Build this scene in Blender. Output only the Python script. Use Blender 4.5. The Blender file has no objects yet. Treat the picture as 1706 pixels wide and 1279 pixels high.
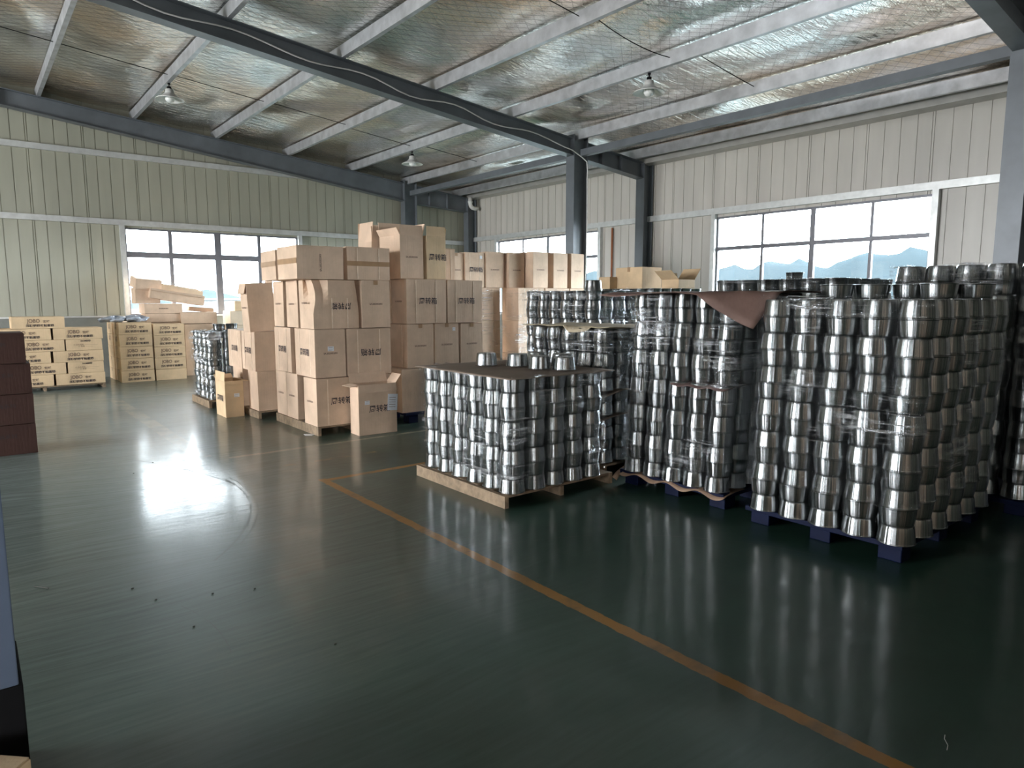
import bpy, math, random
from mathutils import Matrix, Vector, Euler
C = bpy.context.scene.collection
sc = bpy.context.scene
PI = math.pi
R = math.radians

# ------------------------------------------------------------------ camera
cam_d = bpy.data.cameras.new('camera'); cam = bpy.data.objects.new('camera', cam_d); C.objects.link(cam)
cam_d.sensor_fit = 'HORIZONTAL'; cam_d.sensor_width = 36.0
cam_d.lens = 1132.9 / 1706 * 36.0
cam_d.clip_start = 0.05; cam_d.clip_end = 3000
yaw, pit, rol = R(51.255), R(-7.0785), R(-0.037)
fw = Vector((math.cos(yaw)*math.cos(pit), math.sin(yaw)*math.cos(pit), math.sin(pit)))
rt = Vector((math.sin(yaw), -math.cos(yaw), 0)); up = rt.cross(fw)
r2 = rt*math.cos(rol) + up*math.sin(rol); u2 = -rt*math.sin(rol) + up*math.cos(rol)
M = Matrix((( r2.x, u2.x, -fw.x, 0), (r2.y, u2.y, -fw.y, 0), (r2.z, u2.z, -fw.z, 1.6), (0, 0, 0, 1)))
cam.matrix_world = M
sc.camera = cam
sc.view_settings.view_transform = 'Standard'; sc.view_settings.look = 'None'
sc.view_settings.gamma = 1.0; sc.view_settings.use_curve_mapping = False
sc.view_settings.exposure = 0.36
sc.cycles.use_denoising = True
sc.cycles.max_bounces = 10; sc.cycles.diffuse_bounces = 5; sc.cycles.glossy_bounces = 5
sc.cycles.transparent_max_bounces = 24; sc.cycles.sample_clamp_indirect = 6.0
sc.cycles.caustics_reflective = False; sc.cycles.caustics_refractive = False

# ------------------------------------------------------------------ node helper
def newmat(name):
    m = bpy.data.materials.new(name); m.use_nodes = True
    nt = m.node_tree; nt.nodes.clear()
    return m, nt
class NB:
    def __init__(s, nt): s.nt = nt
    def n(s, t, **kw):
        nd = s.nt.nodes.new(t)
        for k, v in kw.items():
            if k.startswith('i_'):
                key = k[2:]
                key = int(key) if key.isdigit() else key.replace('_', ' ')
                if isinstance(v, bpy.types.NodeSocket): s.nt.links.new(v, nd.inputs[key])
                else: nd.inputs[key].default_value = v
            else: setattr(nd, k, v)
        return nd
    def L(s, a, b): s.nt.links.new(a, b)
    def math(s, op, a, b=None, c=None, clamp=False):
        nd = s.nt.nodes.new('ShaderNodeMath'); nd.operation = op; nd.use_clamp = clamp
        for i, v in enumerate((a, b, c)):
            if v is None: continue
            if isinstance(v, bpy.types.NodeSocket): s.nt.links.new(v, nd.inputs[i])
            else: nd.inputs[i].default_value = v
        return nd.outputs[0]
    def noise(s, vec, scale, detail=3.0, rough=0.55, dist=0.0):
        nd = s.n('ShaderNodeTexNoise'); nd.inputs['Scale'].default_value = scale
        nd.inputs['Detail'].default_value = detail; nd.inputs['Roughness'].default_value = rough
        nd.inputs['Distortion'].default_value = dist
        if vec is not None: s.L(vec, nd.inputs['Vector'])
        return nd.outputs['Fac']
    def mapping(s, vec, scale=(1, 1, 1), rot=(0, 0, 0), loc=(0, 0, 0)):
        nd = s.n('ShaderNodeMapping'); s.L(vec, nd.inputs['Vector'])
        nd.inputs['Scale'].default_value = scale; nd.inputs['Rotation'].default_value = rot; nd.inputs['Location'].default_value = loc
        return nd.outputs[0]
    def ramp(s, fac, stops):
        nd = s.n('ShaderNodeValToRGB'); s.L(fac, nd.inputs[0]); cr = nd.color_ramp
        while len(cr.elements) < len(stops): cr.elements.new(0.5)
        for e, (p, c) in zip(cr.elements, stops):
            e.position = p; e.color = c if len(c) == 4 else (*c, 1)
        return nd.outputs[0]
    def mix(s, fac, a, b):
        nd = s.n('ShaderNodeMix'); nd.data_type = 'RGBA'
        for sock, v in ((nd.inputs[0], fac), (nd.inputs[6], a), (nd.inputs[7], b)):
            if isinstance(v, bpy.types.NodeSocket): s.L(v, sock)
            else: sock.default_value = v if not isinstance(v, tuple) or len(v) == 4 else (*v, 1)
        return nd.outputs[2]
    def bump(s, h, strength=0.3, dist=0.01):
        nd = s.n('ShaderNodeBump'); s.L(h, nd.inputs['Height'])
        nd.inputs['Strength'].default_value = strength; nd.inputs['Distance'].default_value = dist
        return nd.outputs[0]
    def out(s, shader): 
        o = s.n('ShaderNodeOutputMaterial'); s.L(shader, o.inputs[0])

def simple(name, col, rough=0.5, metal=0.0, var=0.12, nscale=6.0, bump=0.0, bscale=40.0, spec=0.5, coords='Object'):
    m, nt = newmat(name); b = NB(nt)
    tc = b.n('ShaderNodeTexCoord').outputs[coords]
    p = b.n('ShaderNodeBsdfPrincipled'); p.inputs['Roughness'].default_value = rough
    p.inputs['Metallic'].default_value = metal; p.inputs['Specular IOR Level'].default_value = spec
    f = b.noise(tc, nscale, 4)
    lo = tuple(c*(1-var) for c in col); hi = tuple(min(1, c*(1+var)) for c in col)
    b.L(b.ramp(f, [(0.3, lo), (0.7, hi)]), p.inputs['Base Color'])
    if bump: b.L(b.bump(b.noise(tc, bscale, 3), bump, 0.01), p.inputs['Normal'])
    b.out(p.outputs[0]); return m

# ------------------------------------------------------------------ world: bright overcast sky
w = bpy.data.worlds.new('sky'); sc.world = w; w.use_nodes = True
nt = w.node_tree; nt.nodes.clear(); b = NB(nt)
tc = b.n('ShaderNodeTexCoord').outputs['Generated']
sep = b.n('ShaderNodeSeparateXYZ'); b.L(tc, sep.inputs[0])
cl = b.noise(b.mapping(tc, (1, 1, 4)), 3.0, 5, 0.6)
base = b.ramp(sep.outputs[2], [(0.0, (0.86, 0.93, 1.0)), (0.12, (0.93, 0.97, 1.0)), (0.5, (0.98, 0.99, 1.0))])
skyc = b.mix(b.ramp(cl, [(0.35, (0, 0, 0)), (0.65, (1, 1, 1))]), b.mix(0.35, base, (0.72, 0.82, 0.93)), base)
bg = b.n('ShaderNodeBackground'); b.L(skyc, bg.inputs[0]); gx = b.n('ShaderNodeMapRange', i_0=sep.outputs[0], i_1=0.45, i_2=0.85, i_3=19.0, i_4=56.0)
b.L(gx.outputs[0], bg.inputs[1])
wo = b.n('ShaderNodeOutputWorld'); b.L(bg.outputs[0], wo.inputs[0])

# ------------------------------------------------------------------ big lights: daylight in the openings beside and behind the camera
def area(name, loc, rot, sx, sy, power, col=(1, 0.98, 0.95)):
    d = bpy.data.lights.new(name, 'AREA'); d.shape = 'RECTANGLE'; d.size = sx; d.size_y = sy; d.energy = power; d.color = col
    o = bpy.data.objects.new(name, d); C.objects.link(o); o.location = loc; o.rotation_euler = rot; return o
XL, XR, YB, YF = -12.0, 11.6, -9.0, 16.4     # room extents
for yc in (7.4, 9.4, 11.4): area('daylight_side_window', (XL-0.3, yc, 2.3), (0, R(-90), 0), 4.2, 1.1, 640, (0.97, 0.98, 1.0))
area('daylight_side_window', (XL-0.3, 1.0, 2.2), (0, R(-90), 0), 2.0, 1.0, 160, (0.96, 0.98, 1.0))
for xc in (-5.0, -2.2): area('daylight_back_window', (xc, YB-0.3, 2.5), (R(90), 0, 0), 0.9, 2.8, 190, (1.0, 0.97, 0.93))
# sky portals on the three windows in view
def portal(loc, rot, sx, sy):
    o = area('window_portal', loc, rot, sx, sy, 1.0); o.data.cycles.is_portal = True
portal((4.61, YF+0.12, 2.2), (R(-90), 0, 0), 3.7, 1.9)
portal((XR+0.12, 6.14, 2.2), (0, R(90), 0), 2.0, 3.8)
portal((XR+0.12, 13.1, 2.2), (0, R(90), 0), 2.0, 3.8)

# ------------------------------------------------------------------ mesh helper
class MB:
    def __init__(s): s.v = []; s.f = []; s.mi = []; s.uv = None
    def quad(s, pts, mi=0):
        n = len(s.v); s.v += [tuple(p) for p in pts]; s.f.append(tuple(range(n, n+len(pts)))); s.mi.append(mi)
    def box(s, a, c, mat=None, mi=0):
        x0, y0, z0 = a; x1, y1, z1 = c
        P = [Vector(p) for p in ((x0,y0,z0),(x1,y0,z0),(x1,y1,z0),(x0,y1,z0),(x0,y0,z1),(x1,y0,z1),(x1,y1,z1),(x0,y1,z1))]
        if mat is not None: P = [mat @ p for p in P]
        n = len(s.v); s.v += [tuple(p) for p in P]
        for q in ((3,2,1,0),(4,5,6,7),(0,1,5,4),(1,2,6,5),(2,3,7,6),(3,0,4,7)):
            s.f.append(tuple(n+i for i in q)); s.mi.append(mi)
    def hexa(s, P, mi=0):        # 8 free points ordered like box
        n = len(s.v); s.v += [tuple(p) for p in P]
        for q in ((3,2,1,0),(4,5,6,7),(0,1,5,4),(1,2,6,5),(2,3,7,6),(3,0,4,7)):
            s.f.append(tuple(n+i for i in q)); s.mi.append(mi)
    def tube(s, pts, r, seg=8, mi=0, cap=True):
        pts = [Vector(p) for p in pts]; n0 = len(s.v); prev = None
        for i, p in enumerate(pts):
            t = (pts[min(i+1, len(pts)-1)] - pts[max(i-1, 0)]).normalized()
            if prev is None:
                a = Vector((0, 0, 1)) if abs(t.z) < 0.9 else Vector((1, 0, 0)); x = t.cross(a).normalized()
            else: x = (prev - t*prev.dot(t)).normalized()
            prev = x; y = t.cross(x)
            for k in range(seg):
                an = 2*PI*k/seg; s.v.append(tuple(p + (x*math.cos(an) + y*math.sin(an))*r))
        for i in range(len(pts)-1):
            for k in range(seg):
                a = n0+i*seg+k; c = n0+i*seg+(k+1) % seg
                s.f.append((a, c, c+seg, a+seg)); s.mi.append(mi)
        if cap:
            s.f.append(tuple(n0+k for k in range(seg))[::-1]); s.mi.append(mi)
            e = n0+(len(pts)-1)*seg; s.f.append(tuple(e+k for k in range(seg))); s.mi.append(mi)
    def lathe(s, prof, seg=24, mi=0, mat=None, uid=None):
        n0 = len(s.v)
        for r, z in prof:
            for k in range(seg):
                an = 2*PI*k/seg; p = Vector((r*math.cos(an), r*math.sin(an), z))
                s.v.append(tuple(mat @ p if mat is not None else p))
        for i in range(len(prof)-1):
            for k in range(seg):
                a = n0+i*seg+k; c = n0+i*seg+(k+1) % seg
                s.f.append((a, c, c+seg, a+seg)); s.mi.append(mi)
                if uid is not None:
                    if s.uv is None: s.uv = []
                    v0 = i/len(prof)+uid*2; v1 = (i+1)/len(prof)+uid*2; s.uv += [k/seg, v0, (k+1)/seg, v0, (k+1)/seg, v1, k/seg, v1]
    def mesh(s, name, mats, smooth=False):
        m = bpy.data.meshes.new(name); m.from_pydata(s.v, [], s.f)
        for mt in (mats if isinstance(mats, (list, tuple)) else [mats]): m.materials.append(mt)
        if any(s.mi): m.polygons.foreach_set('material_index', s.mi)
        if smooth: m.polygons.foreach_set('use_smooth', [True]*len(m.polygons))
        if s.uv: m.uv_layers.new(name='UVMap').data.foreach_set('uv', s.uv)
        m.update(); return m
    def build(s, name, mats, parent=None, smooth=False, loc=None, rot=None, bevel=0):
        o = bpy.data.objects.new(name, s.mesh(name, mats, smooth)); C.objects.link(o)
        if parent: o.parent = parent
        if loc: o.location = loc
        if rot: o.rotation_euler = rot
        if bevel:
            md = o.modifiers.new('b', 'BEVEL'); md.width = bevel; md.segments = 2; md.limit_method = 'ANGLE'
        return o
def link(name, mesh, parent=None, loc=(0,0,0), rot=(0,0,0), scale=None):
    o = bpy.data.objects.new(name, mesh); C.objects.link(o); o.location = loc; o.rotation_euler = rot
    if parent: o.parent = parent
    if scale: o.scale = scale
    return o
def tag(o, label, cat, group=None, kind=None):
    if label: o['label'] = label
    if cat: o['category'] = cat
    if group: o['group'] = group
    if kind: o['kind'] = kind
    return o
def thing(name, label, cat, loc=(0,0,0), rot=(0,0,0), group=None):
    o = bpy.data.objects.new(name, None); C.objects.link(o); o.location = loc; o.rotation_euler = rot
    o.empty_display_size = 0.1
    return tag(o, label, cat, group)
def struct(name, mb, mats, parent=None, smooth=False):
    o = mb.build(name, mats, parent, smooth)
    if parent is None: o['kind'] = 'structure'
    return o

# ------------------------------------------------------------------ materials
def wall_mat(name, col):
    m, nt = newmat(name); b = NB(nt)
    tc = b.n('ShaderNodeTexCoord').outputs['Object']
    p = b.n('ShaderNodeBsdfPrincipled')
    f = b.noise(b.mapping(tc, (1, 1, 0.15)), 3.0, 4)
    lo = tuple(c*0.86 for c in col)
    b.L(b.ramp(f, [(0.3, lo), (0.7, col)]), p.inputs['Base Color'])
    p.inputs['Roughness'].default_value = 0.42; p.inputs['Specular IOR Level'].default_value = 0.5
    b.L(b.bump(b.noise(b.mapping(tc, (30, 30, 0.2)), 4, 2), 0.12, 0.004), p.inputs['Normal'])
    b.out(p.outputs[0]); return m
M_wall = wall_mat('painted_steel_panel', (0.41, 0.405, 0.325))
M_wall2 = wall_mat('painted_steel_panel_grey', (0.58, 0.55, 0.50))
M_girt = simple('pale_galvanised_girt', (0.60, 0.61, 0.60), 0.4, 0.35, 0.1, 8)
M_brick = simple('grey_render', (0.20, 0.21, 0.19), 0.8, 0, 0.15, 3, 0.2, 30)
M_steel = simple('grey_painted_steel', (0.135, 0.15, 0.165), 0.42, 0.1, 0.15, 3)
M_purlin = simple('galvanised_purlin', (0.52, 0.53, 0.55), 0.42, 0.5, 0.2, 5)
M_trim = simple('pale_sheet_trim', (0.5, 0.49, 0.46), 0.4, 0.2, 0.1, 4)
M_frame = simple('grey_aluminium_frame', (0.17, 0.17, 0.19), 0.45, 0.3, 0.1, 8)
M_white = simple('white_plastic', (0.75, 0.75, 0.72), 0.4, 0, 0.05, 8)
M_black = simple('black_rubber', (0.008, 0.008, 0.009), 0.85, 0, 0.2, 8, spec=0.1)
M_blue = simple('blue_plastic', (0.0015, 0.005, 0.026), 0.6, 0, 0.15, 8, spec=0.15)
M_wood = simple('pallet_wood', (0.23, 0.165, 0.105), 0.75, 0, 0.35, 14, 0.3, 50)
M_ink = simple('dark_ink', (0.035, 0.025, 0.03), 0.7, 0, 0.1, 20)
M_ink2 = simple('faded_ink', (0.17, 0.11, 0.08), 0.7, 0, 0.2, 60)
M_paper = simple('white_paper', (0.72, 0.74, 0.78), 0.6, 0, 0.08, 30)
M_tape = simple('brown_tape', (0.36, 0.22, 0.12), 0.3, 0, 0.1, 10)
M_crease = simple('pale_card_edge', (0.72, 0.58, 0.44), 0.6, 0, 0.12, 20)
M_orange = simple('orange_pipe', (0.35, 0.12, 0.05), 0.6, 0, 0.15, 10)

def card_mat(name, col):
    m, nt = newmat(name); b = NB(nt)
    tc = b.n('ShaderNodeTexCoord').outputs['Object']
    p = b.n('ShaderNodeBsdfPrincipled'); p.inputs['Roughness'].default_value = 0.72; p.inputs['Specular IOR Level'].default_value = 0.3
    f = b.noise(tc, 2.6, 5, 0.6); g = b.noise(b.mapping(tc, (1, 1, 0.05)), 60, 2)
    lo = tuple(c*0.8 for c in col); hi = tuple(min(1, c*1.14) for c in col)
    c1 = b.ramp(f, [(0.3, lo), (0.7, hi)])
    c2 = b.mix(b.math('MULTIPLY', g, 0.18), c1, tuple(c*0.7 for c in col))
    b.L(c2, p.inputs['Base Color'])
    b.L(b.bump(b.math('ADD', b.math('MULTIPLY', b.noise(tc, 5, 3), 2.5), g), 0.35, 0.006), p.inputs['Normal'])
    b.out(p.outputs[0]); return m
M_card = card_mat('brown_corrugated_card', (0.64, 0.47, 0.34))
M_card2 = card_mat('tan_corrugated_card', (0.68, 0.50, 0.31))
M_card3 = card_mat('dark_red_brown_card', (0.07, 0.033, 0.026))
M_card4 = card_mat('pale_card_inside', (0.66, 0.54, 0.40))
M_sheet = card_mat('grey_brown_card_sheet', (0.26, 0.20, 0.155))

# brushed spun steel of the pots: azimuth-only bump gives upright streaks, anisotropy smears them
m, nt = newmat('brushed_steel'); b = NB(nt)
uvs = b.n('ShaderNodeUVMap'); uvs.uv_map = 'UVMap'; sp = b.n('ShaderNodeSeparateXYZ'); b.L(uvs.outputs[0], sp.inputs[0])
an = b.math('MULTIPLY', sp.outputs[0], 2*PI); oi = b.n('ShaderNodeObjectInfo').outputs['Random']
ident = b.math('ADD', b.math('MULTIPLY', b.math('FLOOR', b.math('DIVIDE', sp.outputs[1], 2.0)), 3.7), b.math('MULTIPLY', oi, 53.0))
cv = b.n('ShaderNodeCombineXYZ'); b.L(b.math('COSINE', an), cv.inputs[0]); b.L(b.math('SINE', an), cv.inputs[1]); b.L(ident, cv.inputs[2])
n1 = b.noise(cv.outputs[0], 2.6, 2, 0.6); n2 = b.noise(cv.outputs[0], 16.0, 3, 0.8)
p = b.n('ShaderNodeBsdfPrincipled'); p.inputs['Metallic'].default_value = 1.0
b.L(b.ramp(n2, [(0.36, (0.19, 0.22, 0.225)), (0.66, (0.42, 0.415, 0.42))]), p.inputs['Base Color'])
p.inputs['Roughness'].default_value = 0.27; p.inputs['Anisotropic'].default_value = 0.97; p.inputs['Anisotropic Rotation'].default_value = 0.25
tg = b.n('ShaderNodeTangent'); tg.direction_type = 'UV_MAP'; tg.uv_map = 'UVMap'
b.L(tg.outputs[0], p.inputs['Tangent'])
b.L(b.bump(b.math('ADD', n1, b.math('MULTIPLY', n2, 0.10)), 0.5, 0.012), p.inputs['Normal'])
b.out(p.outputs[0]); M_pot = m

# reflective foil ceiling
m, nt = newmat('foil_insulation'); b = NB(nt)
tc = b.n('ShaderNodeTexCoord').outputs['Object']; sp = b.n('ShaderNodeSeparateXYZ'); b.L(tc, sp.inputs[0])
def wires(sgn, per, wd):
    q = b.math('ADD' if sgn > 0 else 'SUBTRACT', b.math('MULTIPLY', sp.outputs[0], 0.63), b.math('MULTIPLY', sp.outputs[1], 0.78))
    q = b.math('ADD', q, b.math('MULTIPLY', b.noise(tc, 0.9, 2), 0.10))
    fr = b.math('FRACT', b.math('DIVIDE', q, per))
    return b.math('LESS_THAN', b.math('ABSOLUTE', b.math('SUBTRACT', fr, 0.5)), wd)
wr = b.math('MAXIMUM', wires(1, 0.13, 0.045), b.math('MULTIPLY', wires(-1, 0.13, 0.03), 0.6))
big = b.noise(b.mapping(tc, (0.9, 0.5, 1)), 0.8, 1, 0.5, 0.4)
wrk = b.noise(b.mapping(tc, (1.0, 5.5, 1), (0, 0, R(39))), 1.8, 4, 0.6, 0.5)
fin = b.noise(b.mapping(tc, (5, 16, 1), (0, 0, R(-24))), 5.0, 2, 0.6)
h = b.math('ADD', b.math('ADD', b.math('MULTIPLY', big, 10.0), b.math('MULTIPLY', wrk, 0.6)), b.math('ADD', b.math('MULTIPLY', fin, 0.10), b.math('MULTIPLY', wr, -0.20)))
p = b.n('ShaderNodeBsdfPrincipled'); p.inputs['Metallic'].default_value = 0.92; p.inputs['Roughness'].default_value = 0.14
cc = b.ramp(b.noise(tc, 0.45, 3), [(0.40, (0.95, 0.79, 0.65)), (0.58, (0.97, 0.97, 0.95))])  # warm brown zones paint the cartons' reflection into the foil colour
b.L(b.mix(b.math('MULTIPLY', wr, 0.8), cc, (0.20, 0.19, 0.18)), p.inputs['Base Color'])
b.L(b.bump(h, 1.0, 0.06), p.inputs['Normal'])
b.out(p.outputs[0]); M_foil = m

# stretch film
def film_mat(name, dens, sx=1.0):
    m, nt = newmat(name); b = NB(nt)
    tc = b.n('ShaderNodeTexCoord').outputs['Object']
    st = b.noise(b.mapping(tc, (1.2, 1.2, 38), (R(3), R(-4), 0)), 1.0*sx, 4, 0.7, 0.5)
    pt = b.noise(tc, 2.1, 3, 0.6)
    cr = b.noise(b.mapping(tc, (9, 9, 26), (R(25), R(20), 0)), 1.6, 4, 0.65, 2.0)
    mask = b.math('MULTIPLY', b.ramp(pt, [(0.50, (0, 0, 0)), (0.60, (1, 1, 1))]), b.ramp(st, [(0.52, (0, 0, 0)), (0.66, (1, 1, 1))]))
    fac = b.math('ADD', 0.012*dens, b.math('MULTIPLY', mask, 0.7*dens), clamp=True)
    gl = b.n('ShaderNodeBsdfGlossy'); gl.inputs['Color'].default_value = (0.95, 0.96, 1, 1); gl.inputs['Roughness'].default_value = 0.13
    b.L(b.bump(b.math('ADD', cr, b.math('MULTIPLY', st, 1.2)), 0.9, 0.03), gl.inputs['Normal'])
    df = b.n('ShaderNodeBsdfTranslucent'); df.inputs['Color'].default_value = (0.85, 0.87, 0.92, 1)
    d2 = b.n('ShaderNodeBsdfDiffuse'); d2.inputs['Color'].default_value = (0.85, 0.87, 0.92, 1)
    a1 = b.n('ShaderNodeMixShader'); a1.inputs[0].default_value = 0.5; b.L(df.outputs[0], a1.inputs[1]); b.L(d2.outputs[0], a1.inputs[2])
    a2 = b.n('ShaderNodeMixShader'); a2.inputs[0].default_value = 0.75; b.L(a1.outputs[0], a2.inputs[1]); b.L(gl.outputs[0], a2.inputs[2])
    tr = b.n('ShaderNodeBsdfTransparent')
    mx = b.n('ShaderNodeMixShader'); b.L(fac, mx.inputs[0]); b.L(tr.outputs[0], mx.inputs[1]); b.L(a2.outputs[0], mx.inputs[2])
    b.out(mx.outputs[0]); return m
M_film = film_mat('stretch_film', 1.5)
M_film2 = film_mat('thick_stretch_film', 1.9, 1.4)
M_film3 = film_mat('milky_stretch_film', 5.5, 0.8)

# window glass
m, nt = newmat('window_glass'); b = NB(nt)
tr = b.n('ShaderNodeBsdfTransparent'); tr.inputs[0].default_value = (0.93, 0.96, 0.97, 1)
gl = b.n('ShaderNodeBsdfGlossy'); gl.inputs['Roughness'].default_value = 0.02
lw = b.n('ShaderNodeLayerWeight'); lw.inputs[0].default_value = 0.5
frv = b.math('ADD', 0.05, b.math('MULTIPLY', b.math('POWER', lw.outputs['Facing'], 5.0), 0.8))
mx = b.n('ShaderNodeMixShader'); b.L(frv, mx.inputs[0]); b.L(tr.outputs[0], mx.inputs[1]); b.L(gl.outputs[0], mx.inputs[2])
b.out(mx.outputs[0]); M_glass = m

# green epoxy floor with worn yellow lines, scratches and tyre arcs
m, nt = newmat('green_epoxy_floor'); b = NB(nt)
tc = b.n('ShaderNodeTexCoord').outputs['Object']; sp = b.n('ShaderNodeSeparateXYZ'); b.L(tc, sp.inputs[0]); X, Y = sp.outputs[0], sp.outputs[1]
wob = b.math('MULTIPLY', b.math('SUBTRACT', b.noise(tc, 7.0, 4, 0.7), 0.5), 0.035)
def band(c, pos, hw):       # 1 inside |c-pos|<hw with a ragged edge
    return b.math('LESS_THAN', b.math('ADD', b.math('ABSOLUTE', b.math('SUBTRACT', c, pos)), wob), hw)
def rng(c, lo, hi): return b.math('MULTIPLY', b.math('GREATER_THAN', c, lo), b.math('LESS_THAN', c, hi))
line = b.math('MULTIPLY', band(X, 2.395, 0.036), rng(Y, -8.0, 5.72))
line = b.math('MAXIMUM', line, b.math('MULTIPLY', band(Y, 5.66, 0.036), rng(X, 2.37, 4.6)))
line2 = b.math('MULTIPLY', band(Y, 6.42, 0.035), rng(X, 2.3, 3.3))
line3 = b.math('MULTIPLY', band(X, 1.80, 0.085), rng(Y, 7.3, 12.55))
line4 = b.math('MULTIPLY', band(Y, 12.62, 0.03), rng(X, -3.0, 8.0))
line5 = b.math('MULTIPLY', band(Y, 7.1, 0.035), rng(X, 2.0, 5.0))
big = b.noise(tc, 0.45, 4, 0.6); mid = b.noise(tc, 3.0, 5, 0.65)
wn = b.n('ShaderNodeTexNoise'); wn.inputs['Scale'].default_value = 0.35; wn.inputs['Detail'].default_value = 1.0; b.L(tc, wn.inputs['Vector'])
wv1 = b.n('ShaderNodeVectorMath', operation='MULTIPLY_ADD'); b.L(wn.outputs['Color'], wv1.inputs[0]); wv1.inputs[1].default_value = (0.9, 0.9, 0); b.L(tc, wv1.inputs[2])
swirl = b.noise(b.mapping(wv1.outputs[0], (0.5, 8.0, 1), (0, 0, R(-30))), 3.2, 6, 0.72, 0.2)
hair = b.noise(b.mapping(wv1.outputs[0], (0.8, 26.0, 1), (0, 0, R(15))), 3.0, 3, 0.8, 0.1)
green = b.ramp(b.math('ADD', b.math('MULTIPLY', big, 0.6), b.math('MULTIPLY', mid, 0.4)), [(0.35, (0.008, 0.030, 0.019)), (0.65, (0.016, 0.046, 0.031))])
dust_haze = b.math('MULTIPLY', b.ramp(swirl, [(0.32, (0.22, 0.22, 0.22)), (0.68, (1, 1, 1))]), b.math('MULTIPLY', b.n('ShaderNodeMapRange', i_0=X, i_1=1.4, i_2=3.2, i_3=0.55, i_4=0.03).outputs[0], b.n('ShaderNodeMapRange', i_0=Y, i_1=2.0, i_2=7.5, i_3=0.12, i_4=1.0).outputs[0]))  # dusty swirls; window haze on the left is painted into their colour
col = b.mix(dust_haze, green, (0.40, 0.47, 0.46))
col = b.mix(b.math('MULTIPLY', line, b.ramp(mid, [(0.3, (0.45, 0.45, 0.45)), (0.5, (0.9, 0.9, 0.9))])), col, (0.30, 0.145, 0.03))
col = b.mix(b.math('MULTIPLY', line2, b.ramp(mid, [(0.45, (0, 0, 0)), (0.6, (0.4, 0.4, 0.4))])), col, (0.40, 0.22, 0.06))
col = b.mix(b.math('MULTIPLY', b.math('MAXIMUM', line3, b.math('MAXIMUM', line4, line5)), b.ramp(mid, [(0.38, (0, 0, 0)), (0.55, (0.5, 0.5, 0.5))])), col, (0.42, 0.38, 0.28))
def arc(cx, cy, r, hw, ylo, yhi):
    dx = b.math('SUBTRACT', X, cx); dy = b.math('SUBTRACT', Y, cy)
    d = b.math('SQRT', b.math('ADD', b.math('MULTIPLY', dx, dx), b.math('MULTIPLY', dy, dy)))
    return b.math('MULTIPLY', b.math('LESS_THAN', b.math('ABSOLUTE', b.math('SUBTRACT', d, r)), hw), b.math('MULTIPLY', rng(Y, ylo, yhi), b.math('GREATER_THAN', X, cx)))
arcs = arc(-0.85, 6.0, 2.58, 0.008, 4.3, 6.3)
for a_ in ((-0.85, 6.0, 2.63, 0.006, 4.5, 6.3), (-3.5, 5.2, 5.3, 0.008, 6.0, 7.7), (2.2, 1.5, 1.95, 0.006, 1.8, 3.6), (-0.55, 3.3, 1.4, 0.003, 3.1, 3.75)):
    arcs = b.math('MAXIMUM', arcs, arc(*a_))
arcs = b.math('MULTIPLY', arcs, b.ramp(mid, [(0.4, (0.2, 0.2, 0.2)), (0.55, (1, 1, 1))]))
col = b.mix(b.math('MULTIPLY', arcs, 0.6), col, (0.03, 0.035, 0.03))
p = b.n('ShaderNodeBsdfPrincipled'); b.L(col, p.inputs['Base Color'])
rg = b.math('ADD', 0.30, b.math('ADD', b.math('MULTIPLY', big, 0.16), b.math('MULTIPLY', swirl, 0.16)))
b.L(b.math('ADD', rg, b.math('MULTIPLY', line, 0.15)), p.inputs['Roughness'])
p.inputs['Specular IOR Level'].default_value = 0.4
b.L(b.math('MULTIPLY', b.math('SUBTRACT', 1.0, b.math('MULTIPLY', arcs, 0.85)), b.ramp(b.math('ADD', b.math('MULTIPLY', swirl, 0.6), b.math('MULTIPLY', mid, 0.4)), [(0.36, (0.9, 0.9, 0.9)), (0.62, (0.35, 0.35, 0.35))])), p.inputs['Coat Weight']); b.L(b.math('ADD', 0.05, b.math('MULTIPLY', hair, 0.20)), p.inputs['Coat Roughness'])
sw_b = b.noise(b.mapping(tc, (0.7, 4.0, 1), (0, 0, R(-28))), 2.0, 2, 0.5, 0.6)
hh = b.math('ADD', b.math('MULTIPLY', sw_b, 1.0), b.math('MULTIPLY', big, 1.5))
hh = b.math('SUBTRACT', hh, b.math('MULTIPLY', arcs, 0.15))
b.L(b.bump(hh, 0.06, 0.012), p.inputs['Normal']); b.L(b.bump(hh, 0.05, 0.012), p.inputs['Coat Normal'])
b.out(p.outputs[0]); M_floor = m

# ------------------------------------------------------------------ structure
fb = MB(); fb.box((XL-0.3, YB-0.3, -0.2), (XR+0.3, YF+0.3, 0)); struct('floor', fb, M_floor)

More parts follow.
